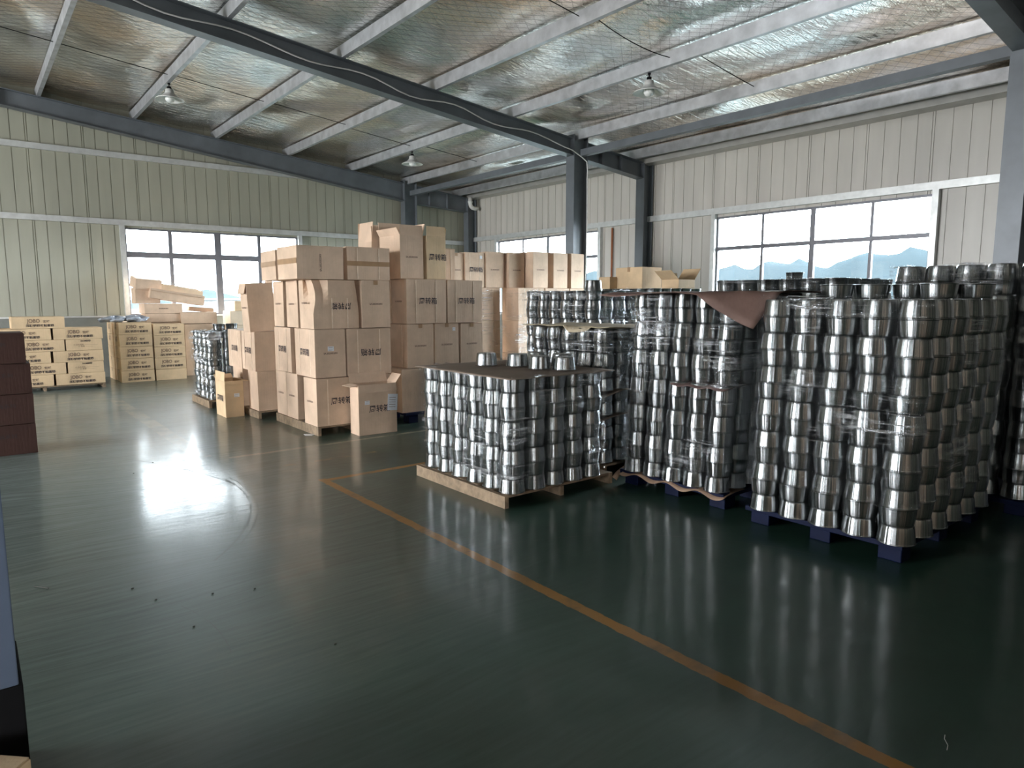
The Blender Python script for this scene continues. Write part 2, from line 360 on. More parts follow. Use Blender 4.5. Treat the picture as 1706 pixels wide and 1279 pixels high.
def wall(name, axis, pos, out, u0, u1, z0, z1, per, off, holes, mat):
    """ribbed sandwich-panel wall in the plane axis=pos, outside towards out (+1/-1)"""
    mb = MB(); cuts = set([u0, u1])
    k = math.floor((u0-off)/per)-1; grooves = set()
    while off+k*per < u1+per:
        for j, dd in enumerate((0, per*.25, per*.5, per*.75)):
            g = off+k*per+dd
            if u0 < g < u1: grooves.add(round(g, 4)); cuts.add(round(g, 4))
            if j == 0 and u0 < g+0.035 < u1: grooves.add(round(g+0.035, 4)); cuts.add(round(g+0.035, 4))
        k += 1
    for h in holes: cuts.add(h[0]); cuts.add(h[1])
    cuts = sorted(cuts)
    def bx(ua, ub, d0, d1, za, zb):
        a, c = pos+out*d0, pos+out*d1; lo, hi = min(a, c), max(a, c)
        if axis == 'x': mb.box((lo, ua, za), (hi, ub, zb))
        else: mb.box((ua, lo, za), (ub, hi, zb))
    for ua, ub in zip(cuts, cuts[1:]):
        if ub-ua < 1e-4: continue
        mid = (ua+ub)/2; iv = [(z0, z1)]
        for h in holes:
            if h[0] < mid < h[1]:
                nv = []
                for a, c in iv:
                    if a < h[2]: nv.append((a, min(c, h[2])))
                    if c > h[3]: nv.append((max(a, h[3]), c))
                iv = nv
        ga = 0.007 if ua in grooves else 0; gb = 0.007 if ub in grooves else 0
        for a, c in iv:
            bx(ua, ub, 0.012, 0.06, a, c)
            if ub-gb > ua+ga: bx(ua+ga, ub-gb, 0.0, 0.0119, a, c)
    return struct(name, mb, mat)
SILL = 1.22
W1 = (2.754, 6.467, SILL+0.05, 3.10); W2 = (4.237, 8.05, SILL, 3.185); W3 = (11.2, 15.02, SILL, 3.185)
wall('wall_left', 'y', YF, 1, XL, XR+0.06, SILL, 7.2, 0.93, 1.184, [W1], M_wall)
wall('wall_right', 'x', XR, 1, YB, YF+0.06, SILL-0.02, 4.42, 0.965, 3.33, [W2, W3], M_wall2)
wall('wall_back', 'y', YB, -1, XL, XR, 0, 7.2, 0.95, 0, [(-5.5, -4.5, 1.0, 4.0), (-2.7, -1.7, 1.0, 4.0)], M_wall)
wall('wall_side', 'x', XL, -1, YB, YF, 0, 7.2, 0.95, 0, [(6.8, 8.0, 0.2, 4.4), (8.8, 10.0, 0.2, 4.4), (10.8, 12.0, 0.2, 4.4), (0.4, 1.6, 1.1, 3.3)], M_wall)
mb = MB(); mb.box((XL, YF-0.06, 0), (XR, YF+0.06, SILL+0.02)); struct('baseboard_left', mb, M_brick)
mb = MB(); mb.box((XR-0.06, YB, 0), (XR+0.06, YF-0.07, SILL-0.02)); struct('baseboard_right', mb, M_brick)
# ledges and girts
def rail(name, a, c, mat=M_girt):
    mb = MB(); mb.box(a, c); o = struct(name, mb, mat); return o
rail('trim_1', (XL, YF-0.10, SILL+0.02), (XR, YF-0.005, SILL+0.05))
rail('trim_2', (XL, YF-0.09, 3.14), (XR, YF-0.005, 3.25))
rail('trim_3', (XL, YF-0.09, 4.49), (XR, YF-0.005, 4.60))
rail('trim_4', (XR-0.09, YB, 3.235), (XR-0.005, YF-0.1, 3.35))
rail('trim_5', (XR-0.10, YB, SILL-0.02), (XR-0.005, YF-0.12, SILL+0.01))
# eave sheet and gutter channel over the right wall
rail('trim_6', (XR-0.30, YB, 4.40), (XR+0.02, YF-0.02, 4.43), M_trim)
rail('trim_7', (XR-0.32, YB, 4.40), (XR-0.29, YF-0.02, 4.56), M_trim)
def jamb(name, a, c): rail(name, a, c, M_girt)
jamb('trim_8', (W1[0]-0.09, YF-0.09, SILL+0.05), (W1[0]-0.0, YF+0.03, 3.14))
jamb('trim_9', (W1[1]+0.0, YF-0.09, SILL+0.05), (W1[1]+0.09, YF+0.03, 3.14))
jamb('trim_10', (XR-0.09, W2[0]-0.09, SILL+0.01), (XR+0.03, W2[0], 3.235))
jamb('trim_11', (XR-0.09, W2[1], SILL+0.01), (XR+0.03, W2[1]+0.09, 3.235))
jamb('trim_12', (XR-0.09, W3[0]-0.09, SILL+0.01), (XR+0.03, W3[0], 3.235))
jamb('trim_13', (XR-0.09, W3[1], SILL+0.01), (XR+0.03, W3[1]+0.09, 3.235))

def window(name, axis, pos, out, hole, mid, mulls, th=0.035):
    u0, u1, z0, z1 = hole
    root = bpy.data.objects.new(name, None); C.objects.link(root); root['kind'] = 'structure'
    fm = MB(); gm = MB()
    def bx(mb, ua, ub, d0, d1, za, zb):
        a, c = sorted((pos+out*d0, pos+out*d1))
        if axis == 'x': mb.box((a, ua, za), (c, ub, zb))
        else: mb.box((ua, a, za), (ub, c, zb))
    t = 0.035
    bx(fm, u0, u1, -0.01, 0.05, z0, z0+t); bx(fm, u0, u1, -0.01, 0.05, z1-t, z1)
    bx(fm, u0, u0+t, -0.01, 0.05, z0+t, z1-t); bx(fm, u1-t, u1, -0.01, 0.05, z0+t, z1-t)
    fm.build('window_frame', M_frame, root)
    mm = MB(); bx(mm, u0+t, u1-t, -0.015, 0.045, mid-th, mid+th); mm.build('transom', M_frame, root)
    ed = [u0+t]
    for u, hw in mulls:
        for za, zb in ((z0+t, mid-th), (mid+th, z1-t)):
            mm = MB(); bx(mm, u-hw, u+hw, -0.012, 0.045, za, zb); mm.build('mullion', M_frame, root)
        ed += [u-hw, u+hw]
    ed.append(u1-t)
    for i in range(0, len(ed), 2):
        for za, zb in ((z0+t, mid-th), (mid+th, z1-t)):
            gm = MB(); bx(gm, ed[i], ed[i+1], 0.018, 0.022, za, zb); gm.build('pane', M_glass, root)
window('window_1', 'y', YF, 1, W1, 2.55, [(3.63, 0.038), (4.615, 0.07), (5.54, 0.035)], 0.06)
window('window_2', 'x', XR, 1, W2, 2.577, [(5.127, 0.025), (6.12, 0.045), (7.07, 0.025)])
window('window_3', 'x', XR, 1, W3, 2.60, [(12.05, 0.025), (13.0, 0.045), (13.98, 0.025)])

# ceiling foil, gently sagging between the purlins
def zroof(x): return 5.56-0.1*x
PUR = [1.42 + 1.595*i for i in range(-8, 7)]
rnd = random.Random(5)
cs = [[rnd.uniform(0.5, 1.3) for _ in range(40)] for _ in range(40)]
def foil_z(x, y):
    t = ((x-PUR[0])/1.595) % 1.0; i = int((x-PUR[0])/1.595) % 40; j = (y+12)/2.1; jj = int(j) % 39; f = j-int(j); f = f*f*(3-2*f)
    a = cs[i][jj]*(1-f)+cs[i][jj+1]*f
    return zroof(x)+0.205 - 0.055*math.sin(PI*t)*a
xs = []; x = -0.8
while x < XR+0.15: xs.append(x); x += 0.105
ys = [YB-0.2, -5, -2]; y = 0.5
while y < YF+0.25: ys.append(y); y += 0.14
xs = [XL-0.2, -8, -4, -2] + xs + [XR+0.2]; ys.append(YF+0.25)
mb = MB()
for x in xs:
    for y in ys: mb.v.append((x, y, foil_z(x, y)))
n = len(ys)
for i in range(len(xs)-1):
    for j in range(n-1):
        a = i*n+j; mb.f.append((a, a+1, a+n+1, a+n)); mb.mi.append(0)
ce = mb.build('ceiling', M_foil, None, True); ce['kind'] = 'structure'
# outer roof sheet so no daylight leaks
mb = MB(); mb.hexa([(XL-.5, YB-.5, zroof(XL)+.30), (XR+.5, YB-.5, zroof(XR)+.28), (XR+.5, YF+.5, zroof(XR)+.28), (XL-.5, YF+.5, zroof(XL)+.30),
                    (XL-.5, YB-.5, zroof(XL)+.34), (XR+.5, YB-.5, zroof(XR)+.33), (XR+.5, YF+.5, zroof(XR)+.33), (XL-.5, YF+.5, zroof(XL)+.34)])
struct('roof', mb, M_trim)
mb = MB(); mb.box((XR+0.02, YB, 4.40), (XR+0.08, YF+0.05, 4.9)); struct('trim_14', mb, M_wall2)

# purlins: C sections
for i, px in enumerate(PUR):
    if px > XR-0.3 or px < XL: continue
    z = zroof(px); mb = MB(); y0, y1 = YB+0.02, YF-0.02
    mb.box((px-0.03, y0, z), (px-0.026, y1, z+0.17)); mb.box((px-0.03, y0, z-0.004), (px+0.035, y1, z))
    mb.box((px-0.03, y0, z+0.17), (px+0.035, y1, z+0.174)); mb.box((px+0.031, y0, z), (px+0.035, y1, z+0.02))
    o = mb.build('roof_purlin', M_purlin)
    names = {8: 'first from the left corner', 9: 'above the left hanging lamp', 10: 'third from the left', 11: 'between the two left bays', 12: 'carrying the two right lamps', 13: 'over the inner columns', 14: 'nearest the right wall'}
    tag(o, 'galvanised roof purlin ' + names.get(i, 'beyond the left picture edge, %s one out' % {7: 'first', 6: 'second', 5: 'third', 4: 'fourth', 3: 'fifth', 2: 'sixth', 1: 'seventh', 0: 'eighth'}.get(i, 'last')), 'purlin', 'roof purlins')
    if i == 11: o['label'] = 'galvanised roof purlin just left of the one carrying the right lamps'
    if i not in names: o['group'] = 'roof purlins outside the frame'

# frames: beams and columns
def ibeam_x(name, label, xa, xb, zt, zbm, y, fw_=0.2, mat=M_steel, parts=True):
    root = thing(name, label, 'beam'); n = 12
    web = MB(); top = MB(); bot = MB()
    for k in range(n):
        x0 = xa+(xb-xa)*k/n; x1 = xa+(xb-xa)*(k+1)/n
        def slab(mb, ya, yb, a0, b0, a1, b1):
            mb.hexa([(x0, ya, a0), (x1, ya, a1), (x1, yb, a1), (x0, yb, a0), (x0, ya, b0), (x1, ya, b1), (x1, yb, b1), (x0, yb, b0)])
        slab(web, y-0.005, y+0.005, zbm(x0)+.012, zt(x0)-.012, zbm(x1)+.012, zt(x1)-.012)
        slab(top, y-fw_/2, y+fw_/2, zt(x0)-.012, zt(x0), zt(x1)-.012, zt(x1))
        slab(bot, y-fw_/2, y+fw_/2, zbm(x0), zbm(x0)+.012, zbm(x1), zbm(x1)+.012)
    web.build('web', mat, root); top.build('flange', mat, root); bot.build('flange', mat, root)
    for xs_ in (xa+0.25*(xb-xa), xa+0.6*(xb-xa)):
        st = MB(); st.box((xs_-.005, y-fw_/2+.01, zbm(xs_)+.012), (xs_+.005, y+fw_/2-.01, zt(xs_)-.012)); st.build('stiffener', mat, root)
    return root
zt = lambda x: 5.553-0.1*x
zb1 = lambda x: 5.275-0.1045*x
def column(name, label, x0, x1, y, fw_, z1, base=True, black=False, zf=None):
    root = thing(name, label, 'column', ((x0+x1)/2, y, 0)); w_ = (x1-x0)/2
    mw = MB(); mw.box((-w_+.012, -.005, 0.02), (w_-.012, .005, z1)); mw.build('web', M_steel, root)
    for s in (-1, 1):
        mf = MB(); mf.box((min(s*w_, s*(w_-.012)), -fw_/2, 0.02), (max(s*w_, s*(w_-.012)), fw_/2, z1)); mf.build('flange', M_steel, root)
    mp = MB(); mp.box((-w_-.06, -fw_/2-.05, 0), (w_+.06, fw_/2+.05, 0.02)); mp.build('base_plate', M_black if black else M_steel, root)
    return root
F1, F2, F0 = 9.75, 16.12, 2.6
ibeam_x('roof_beam', 'long dark steel roof beam crossing the ceiling to the white-cabled column', XL+.1, 9.24, zt, zb1, F1)
ibeam_x('roof_beam', 'short dark steel beam joining the white-cabled column to the right wall', 9.63, 11.26, zt, zb1, F1)
ibeam_x('roof_beam', 'grey steel roof beam running along the top of the left wall', XL+.1, 9.24, zt, lambda x: 5.255-0.118*x, F2)
ibeam_x('roof_beam', 'short grey steel beam in the far corner above the white pipe elbow', 9.63, 11.26, zt, lambda x: 4.15-(x-9.1)*.055, F2)
ibeam_x('roof_beam', 'grey steel roof beam cut off by the top right picture corner', XL+.1, 9.24, zt, zb1, F0)
ibeam_x('roof_beam', 'grey steel roof beam above the column at the right edge', 9.63, 11.26, zt, zb1, F0)
column('steel_column', 'free-standing grey steel column with a white cable, behind stacked cartons', 9.25, 9.62, F1, 0.22, zroof(9.6)+.1)
column('steel_column', 'grey steel column against the right wall between its two windows', 11.27, 11.56, F1, 0.22, zroof(11.3)-.02)
column('steel_column', 'grey steel column at the left wall behind the tallest open cartons', 9.25, 9.62, F2, 0.22, zroof(9.6)+.1)
column('steel_column', 'grey steel column in the far corner of the hall', 11.27, 11.56, F2, 0.22, zroof(11.3)-.02)
column('steel_column', 'dark steel column cut by the right picture edge', 9.25, 9.62, F0, 0.24, zroof(9.6)+.1)
column('steel_column', 'grey steel wall column beyond the right picture edge', 11.27, 11.56, F0, 0.22, zroof(11.3)-.02)
root = thing('steel_column', 'blue-grey painted steel column with black foot at the left picture edge', 'column', (-0.14, 2.66, 0))
mb = MB(); mb.box((-.19, -.17, 0.42), (.185, .17, zroof(0)+.05)); mb.build('shaft', simple('blue_grey_paint', (0.10, 0.13, 0.19), 0.6, 0.0, 0.08, 3, spec=0.15), root, bevel=0.004)
mb = MB(); mb.box((-.195, -.175, 0), (.195, .18, 0.42)); mb.build('black_foot', M_black, root, bevel=0.004)
# eave struts between the inner columns
def strut(label, y0, y1, x=9.45):
    mb = MB(); mb.box((x-.06, y0, 4.31), (x+.06, y1, 4.43)); o = mb.build('steel_strut', M_steel); tag(o, label, 'strut', 'eave struts')
    return o
strut('square steel strut from the white-cabled column to the right picture edge', F0+.13, F1-.13)
strut('square steel strut from the white-cabled column towards the left wall column', F1+.13, F2-.13)
# sag rods
def rod(label, y, xa, xb, sag=0.0):
    mb = MB(); pts = []
    for k in range(9):
        t = k/8; x = xa+(xb-xa)*t; pts.append((x, y+0.05*t, zroof(x)+0.09-sag*4*t*(1-t)))
    mb.tube(pts, 0.006, 6); tag(mb.build('sag_rod', M_black), label, 'rod', 'sag rods between purlins')
rod('thin black rod crossing the foil beside the left hanging lamp', 12.9, -0.2, 3.0)
rod('thin black rod between the purlins right of the left hanging lamp', 12.9, 3.05, 4.6)
rod('thin black rod crossing the foil above the stacked boxes', 12.9, 4.65, 6.2)
rod('thin black rod crossing the foil above the small central lamp', 13.1, 6.25, 7.75)
rod('thin black rod crossing the foil beyond the small central lamp', 12.9, 7.85, 9.4)
rod('sagging black rod hooked above the right hanging lamp', 6.2, 6.2, 7.8, 0.07)
rod('straight black rod right of the right hanging lamp', 5.9, 7.85, 9.35, 0.01)
rod('black rod at the top picture edge above the right lamp', 6.3, 4.7, 6.15)
# white cable on the beam and down the column
mb = MB(); pts = []
for k in range(41):
    x = 1.0+(9.2-1.0)*k/40; pts.append((x, F1-0.09-0.02*math.sin(k), zb1(x)+0.10+0.045*math.sin(k*0.75)+0.03))
pts += [(9.42, F1-0.13, 4.30), (9.56, F1-0.14, 4.22), (9.58, F1-0.14, 4.05)]
for k in range(12): pts.append((9.58+0.02*math.sin(k*.5)-0.004*k, F1-0.13, 3.9-0.32*k))
mb.tube(pts, 0.011, 6); tag(mb.build('white_cable', M_white, smooth=True), 'white electric cable along the dark beam and down the column', 'cable')
# white pipe elbow in the corner
mb = MB(); pts = [(11.24, 15.86, 4.42), (11.24, 15.86, 4.25)] + [(11.24+.12*(1-math.cos(a)), 15.86, 4.25-.12*math.sin(a)) for a in (0.3, 0.7, 1.1, 1.57)] + [(11.5, 15.86, 4.13)]
mb.tube(pts, 0.055, 14); root = thing('drain_pipe', 'white plastic pipe elbow under the gutter in the far corner', 'pipe')
mb.build('elbow', M_white, root, True); mb = MB(); mb.tube([(11.24, 15.86, 4.27), (11.24, 15.86, 4.32)], 0.068, 14); mb.build('collar', M_white, root, True)
mb = MB(); mb.tube([(XR-0.05, 10.78, 1.25), (XR-0.05, 10.78, 3.2)], 0.022, 8); tag(mb.build('orange_pipe', M_orange, smooth=True), 'thin orange-brown pipe up the wall behind the free-standing column', 'pipe')

# lamps
def lamp(x, y, label):
    z = zroof(x)
    root = thing('pendant_lamp', label, 'lamp', (x, y, z), (0, 0, 0), 'hanging lamps'); root.scale = (1.12, 1.12, 1.05)
    mb = MB(); mb.lathe([(0, 0), (.02, 0), (.02, -.02), (.008, -.03), (.008, -.05), (.03, -.055), (.034, -.10), (.0, -.10)], 16); mb.build('lamp_holder', M_black, root, True)
    mb = MB(); mb.lathe([(.03, -.09), (.055, -.10), (.062, -.15), (.075, -.17), (.12, -.21), (.19, -.245), (.205, -.26), (.20, -.262), (.185, -.25), (.115, -.215), (.06, -.175), (.05, -.15), (.0, -.145)], 28)
    mb.build('lamp_shade', M_white, root, True)
    mb = MB(); mb.lathe([(0, -.15), (.035, -.16), (.04, -.19), (.062, -.225), (.066, -.255), (.05, -.285), (.02, -.30), (0, -.302)], 20); mb.build('bulb', M_glassy, root, True)
M_glassy = simple('frosted_bulb', (0.85, 0.86, 0.84), 0.25, 0, 0.03, 4)
lamp(3.03, 13.1, 'white bell-shaped hanging lamp at the left, under the second purlin')
lamp(7.83, 6.65, 'large-looking white bell lamp hanging right of the centre beam')
lamp(7.83, 13.2, 'small-looking white bell lamp hanging far off above the stacked cartons')

# ------------------------------------------------------------------ text meshes (built-in font)
_tc = {}
def text_mesh(body, size, bold=0.0):
    k = (body, size, bold)
    if k in _tc: return _tc[k]
    cu = bpy.data.curves.new('lettering', 'FONT'); cu.body = body; cu.size = size; cu.align_x = 'CENTER'; cu.align_y = 'CENTER'
    cu.offset = bold; cu.resolution_u = 3
    o = bpy.data.objects.new('lettering', cu); C.objects.link(o); bpy.context.view_layer.update()
    dg = bpy.context.evaluated_depsgraph_get(); me = bpy.data.meshes.new_from_object(o.evaluated_get(dg))
    me.name = 'lettering'; bpy.data.objects.remove(o); _tc[k] = me
    return me
def put_text(parent, body, size, face, w_, d_, u, z, mat=None, flip=False, roll=0.0, bold=0.0012, sx=1.0):
    """u = offset along the face from its centre (to the viewer's right), z = height above the base"""
    me = text_mesh(body, size, bold).copy(); me.materials.clear(); me.materials.append(mat or M_ink)
    o = bpy.data.objects.new('printed_lettering', me); C.objects.link(o); o.parent = parent
    e = 0.003
    if face == '-y': o.location = (u, -d_/2-e, z); o.rotation_euler = (R(90), 0, 0); ax = 'Y'
    else: o.location = (-w_/2-e, -u, z); o.rotation_euler = (R(90), 0, R(-90)); ax = 'X'
    mtx = Matrix.Rotation(R(180) if flip else roll, 4, 'Z')
    me.transform(mtx @ Matrix.Diagonal((sx, 1, 1, 1)))
    return o
def sticker(parent, face, w_, d_, u, z, sw, sh, name='paper_label', rot=0.0, lines=2):
    mb = MB(); T = Matrix.Rotation(rot, 4, 'Z')
    P = [T @ Vector(p) for p in ((-sw/2, -sh/2, 0), (sw/2, -sh/2, 0), (sw/2, sh/2, 0), (-sw/2, sh/2, 0))]
    mb.hexa([p+Vector((0, 0, -0.0015)) for p in P]+[p+Vector((0, 0, 0.0015)) for p in P], 0)
    for k in range(lines):
        yy = sh*(0.28-0.56*k/max(1, lines-1)); P2 = [T @ Vector(p) for p in ((-sw*.36, yy-min(sh*.035,.0025), .002), (sw*.3, yy-min(sh*.035,.0025), .002), (sw*.3, yy+min(sh*.035,.0025), .002), (-sw*.36, yy+min(sh*.035,.0025), .002))]
        mb.quad(P2, 1)
    o = mb.build(name, [M_paper, M_ink2], parent); e = 0.004
    if face == '-y': o.location = (u, -d_/2-e, z); o.rotation_euler = (R(90), 0, 0)
    else: o.location = (-w_/2-e, -u, z); o.rotation_euler = (R(90), 0, R(-90))
    return o

rb = random.Random(11)
def carton(x, y, z, w_, d_, h, label, group=None, rz=0.0, mat=None, txt_y=None, txt_x=None, flip=False, creases='', tape='', open_=None, tilt=(0, 0), seam='z', name='cardboard_carton', stick=()):
    """x,y = centre of the base; -y face is the front, -x face the left side"""
    mat = mat or M_card
    root = thing(name, label, 'box', (x, y, z), (tilt[0], tilt[1], rz), group)
    g = 0.0025
    w2, d2 = w_/2-g, d_/2-g; mb = MB(); j = lambda: rb.uniform(-0.004, 0.004)
    if open_ is None:
        hh = h-0.004
        mb.hexa([(-w2+j(), -d2, 0), (w2+j(), -d2, 0), (w2+j(), d2, 0), (-w2+j(), d2, 0), (-w2+j(), -d2, hh+j()), (w2+j(), -d2, hh+j()), (w2+j(), d2, hh+j()), (-w2+j(), d2, hh+j())])
        # closed top flaps lie as two leaves with a slit
        for s in (-1, 1):
            a = (-w2+.003, min(s*.002, s*(d2-.003)), hh-0.001); c = (w2-.003, max(s*.002, s*(d2-.003)), hh+.0035)
            if d_ > 0.1: mb.box(a, c)
        mb.build('body', mat, root, bevel=0.004)
        if 't' in tape:
            tb = MB(); tb.box((-w2-.001, -.024, hh+.0036), (w2+.001, .024, hh+.0046)); tb.box((-w2-.003, -.024, hh-.06), (-w2-.0005, .024, hh+.0046)); tb.build('packing_tape', M_tape, root)
        if 'f' in tape:   # short tape end over the front face
            tb = MB(); tb.box((-.028, -d2-.004, hh-.05), (.028, -d2-.001, hh+.003)); tb.build('packing_tape', M_tape, root)
        if 'h' in tape:   # horizontal tape across a lying carton
            tb = MB(); tb.box((-w2, -d2-.004, hh*.5-.028), (w2, -d2-.001, hh*.5+.028)); tb.build('packing_tape', M_tape, root)
        if 'x' in tape:
            tb = MB(); tb.box((-w2-.004, -d2, hh*.55-.03), (-w2-.001, d2, hh*.55+.03)); tb.build('packing_tape', M_tape, root)
    else:
        t = 0.006
        mb.box((-w2, -d2, 0), (w2, d2, t)); mb.box((-w2, -d2, t), (w2, -d2+t, h)); mb.box((-w2, d2-t, t), (w2, d2, h))
        mb.box((-w2, -d2+t, t), (-w2+t, d2-t, h)); mb.box((w2-t, -d2+t, t), (w2, d2-t, h)); mb.build('body', mat, root, bevel=0.002)
        for side, ang, ln in open_:      # angle from upright, outwards positive
            fb_ = MB(); L_ = ln
            if side in 'yY':
                s = -1 if side == 'y' else 1
                fb_.box((-w2+.004, -t/2, 0), (w2-.004, t/2, L_)); o = fb_.build('flap', mat, root); o.location = (0, s*(d2-t/2), h); o.rotation_euler = (-s*ang, 0, 0)
            else:
                s = -1 if side == 'x' else 1
                fb_.box((-t/2, -d2+.004, 0), (t/2, d2-.004, L_)); o = fb_.build('flap', mat, root); o.location = (s*(w2-t/2), 0, h); o.rotation_euler = (0, s*ang, 0)
    for c in creases:     # vertical pale fold lines on the broad face
        face = '-y' if c in 'ab' else '-x'; u = {'a': -.26, 'b': .24, 'c': -.26, 'd': .26}[c]
        cb = MB(); 
        if face == '-y': cb.box((u*w_-.006, -d2-.003, .01), (u*w_+.006, -d2-.0005, h-.015))
        else: cb.box((-w2-.003, -u*d_-.006, .01), (-w2-.0005, -u*d_+.006, h-.015))
        cb.build('fold_line', M_crease, root)
    if txt_y == 'big': put_text(root, '周转箱', 0.092, '-y', w_, d_, 0.02, h*.5, flip=flip)
    elif txt_y == 'small': put_text(root, 'SA.2023052001', 0.028, '-y', w_, d_, 0.0, h*.5, M_ink2)
    elif txt_y == 'vert': put_text(root, 'SA.2023052001', 0.032, '-y', w_, d_, 0.0, h*.5, M_ink2, roll=R(90))
    if txt_x == 'big': put_text(root, '周转箱', 0.092, '-x', w_, d_, 0.0, h*.5, flip=flip)
    elif txt_x == 'small': put_text(root, 'SA.2023052001', 0.028, '-x', w_, d_, 0.0, h*.5, M_ink2)
    for s_ in stick: sticker(root, s_[0], w_, d_, *s_[1:])
    return root
def cc(x0, x1, y0, y1, z, h, label, **kw): return carton((x0+x1)/2, (y0+y1)/2, z, x1-x0, y1-y0, h, label, **kw)

# ------------------------------------------------------------------ pallets
def wood_pallet(x0, x1, y0, y1, h, label, along='y'):
    root = thing('wooden_pallet', label, 'pallet', ((x0+x1)/2, (y0+y1)/2, 0)); w_, d_ = x1-x0, y1-y0; rr = random.Random(int(x0*100))
    t = 0.02
    for s in (-1, 0, 1):      # stringers run along y
        mb = MB(); cx = s*(w_/2-.02); mb.box((cx-.02, -d_/2, 0.0), (cx+.02, d_/2, h-t if s == 0 else h-.002)); mb.build('stringer', M_wood, root, bevel=.002)
    n = 7
    for k in range(n):
        cy = -d_/2+.05+(d_-.1)*k/(n-1); mb = MB(); mb.box((-w_/2+.041, cy-.045, h-t), (w_/2-.041, cy+.045, h)); mb.build('deck_board', M_wood, root, bevel=.002)
    return root
def blue_pallet(x0, x1, y0, y1, h, label):
    root = thing('plastic_pallet', label, 'pallet', ((x0+x1)/2, (y0+y1)/2, 0)); w_, d_ = x1-x0, y1-y0
    mb = MB(); mb.box((-w_/2, -d_/2, h-.035), (w_/2, d_/2, h)); mb.build('deck', M_blue, root, bevel=.004)
    for i in (-1, 0, 1):
        for j in (-1, 0, 1):
            mb = MB(); cx = i*(w_/2-.12); cy = j*(d_/2-.09); mb.box((cx-.07, cy-.07, 0), (cx+.07, cy+.07, h-.035)); mb.build('foot', M_blue, root, bevel=.006)
    return root

# ------------------------------------------------------------------ pots
H0 = 0.114
PROF = [(0, 0.0), (.080, 0.0), (.0868, .0012), (.0905, .0048), (.0925, .012), (.0955, .030), (.0985, .055), (.1010, .080), (.1030, .1035), (.1035, .1075), (.1068, .1085), (.1075, .1115), (.1060, .1135), (.1035, .114),
        (.1010, .108), (.0990, .080), (.0935, .030), (.0885, .013), (.078, .009), (0, .0085)]
pot_mb = MB(); pot_mb.lathe(PROF, 36, uid=0); POT = pot_mb.mesh('steel_pot', M_pot, True)
STUFF = MB()
PROF_LO = [(0.0, 0.0), (.081, 0.0), (.0885, .003), (.0925, .012), (.0985, .055), (.1032, .1065), (.1075, .109), (.1065, .1135), (.1025, .114), (.098, .080), (.082, .010), (0, .009)]
rp = random.Random(3)
ORD = ['bottom', 'second', 'third', 'fourth', 'fifth', 'sixth', 'seventh', 'eighth', 'ninth', 'tenth', 'eleventh', 'twelfth', 'thirteenth']
NTH = ['first', 'second', 'third', 'fourth', 'fifth', 'sixth']
count = [0]
def pot_at(x, y, z, r, hl, inv, label, group):
    o = bpy.data.objects.new('steel_pot', POT); C.objects.link(o); count[0] += 1
    s = r/.1075; sz = (hl-0.0006)/H0
    o.scale = (s, s, sz); o.rotation_euler = (PI if inv else 0, 0, rp.uniform(0, 6.28))
    o.location = (x, y, z+(hl-0.0006 if inv else 0)); tag(o, label, 'pot', group); return o
def stuff_at(x, y, z, r, hl, inv, seg=20):
    s = r/.1075; sz = (hl-0.0006)/H0
    T = Matrix.Translation((x, y, z+(hl-.0006 if inv else 0))) @ Matrix.Rotation(PI if inv else 0, 4, 'X') @ Matrix.Rotation(rp.uniform(0, 6.28), 4, 'Z') @ Matrix.Diagonal((s, s, sz, 1))
    STUFF.lathe(PROF_LO, seg, 0, T, uid=rp.randint(1, 900))
def pot_stack(x0, y0, px, py, nx, ny, nl, z0, hl, r, pname, group, lean=(0, 0), visible=None, rings=2, inv0=True):
    for k in range(nl):
        jx, jy = rp.uniform(-.006, .006), rp.uniform(-.006, .006); inv = (k % 2 == 0) == inv0; z = z0+k*hl
        for i in range(nx):
            for j in range(ny):
                edge = min(i, j, nx-1-i, ny-1-j)
                if edge >= rings and k < nl-1: continue
                x = x0+i*px+lean[0]*k*hl+jx+rp.uniform(-.003, .003); y = y0+j*py+lean[1]*k*hl+jy+rp.uniform(-.003, .003)
                if visible and visible(i, j, k):
                    if i == 0 and j == 0: where = 'near corner column of '+pname
                    elif i == 0: where = NTH[j-1]+' left of near corner column, '+pname
                    else: where = NTH[i-1]+' right of near corner column, '+pname
                    lay = ('%s layer' % ORD[k]) if k < nl-1 else 'top layer'
                    pot_at(x, y, z, r, hl, inv, '%s steel pot, %s, %s' % ('inverted' if inv else 'upright', lay, where), group)
                else: stuff_at(x, y, z, r, hl, inv)

P1 = (3.265, 4.065)
pot_stack(P1[0], P1[1], .21, .222, 5, 6, 8, .105, .1125, .1062, 'low front stack', 'pots of the low front stack', visible=lambda i, j, k: i == 0 or j == 0)
pot_stack(4.33, 1.655, .25, .218, 6, 5, 13, .135, .1127, .1105, 'right tall stack', 'pots of the right tall stack', (0.03, -0.012), visible=lambda i, j, k: i == 0 or j == 0)
pot_stack(4.45, 3.01, .21, .205, 5, 5, 13, .135, .1165, .1015, 'middle tall stack', 'pots of the middle tall stack', (0.035, -0.03), visible=lambda i, j, k: i == 0 or (j == 0 and i == 1 and k > 3))
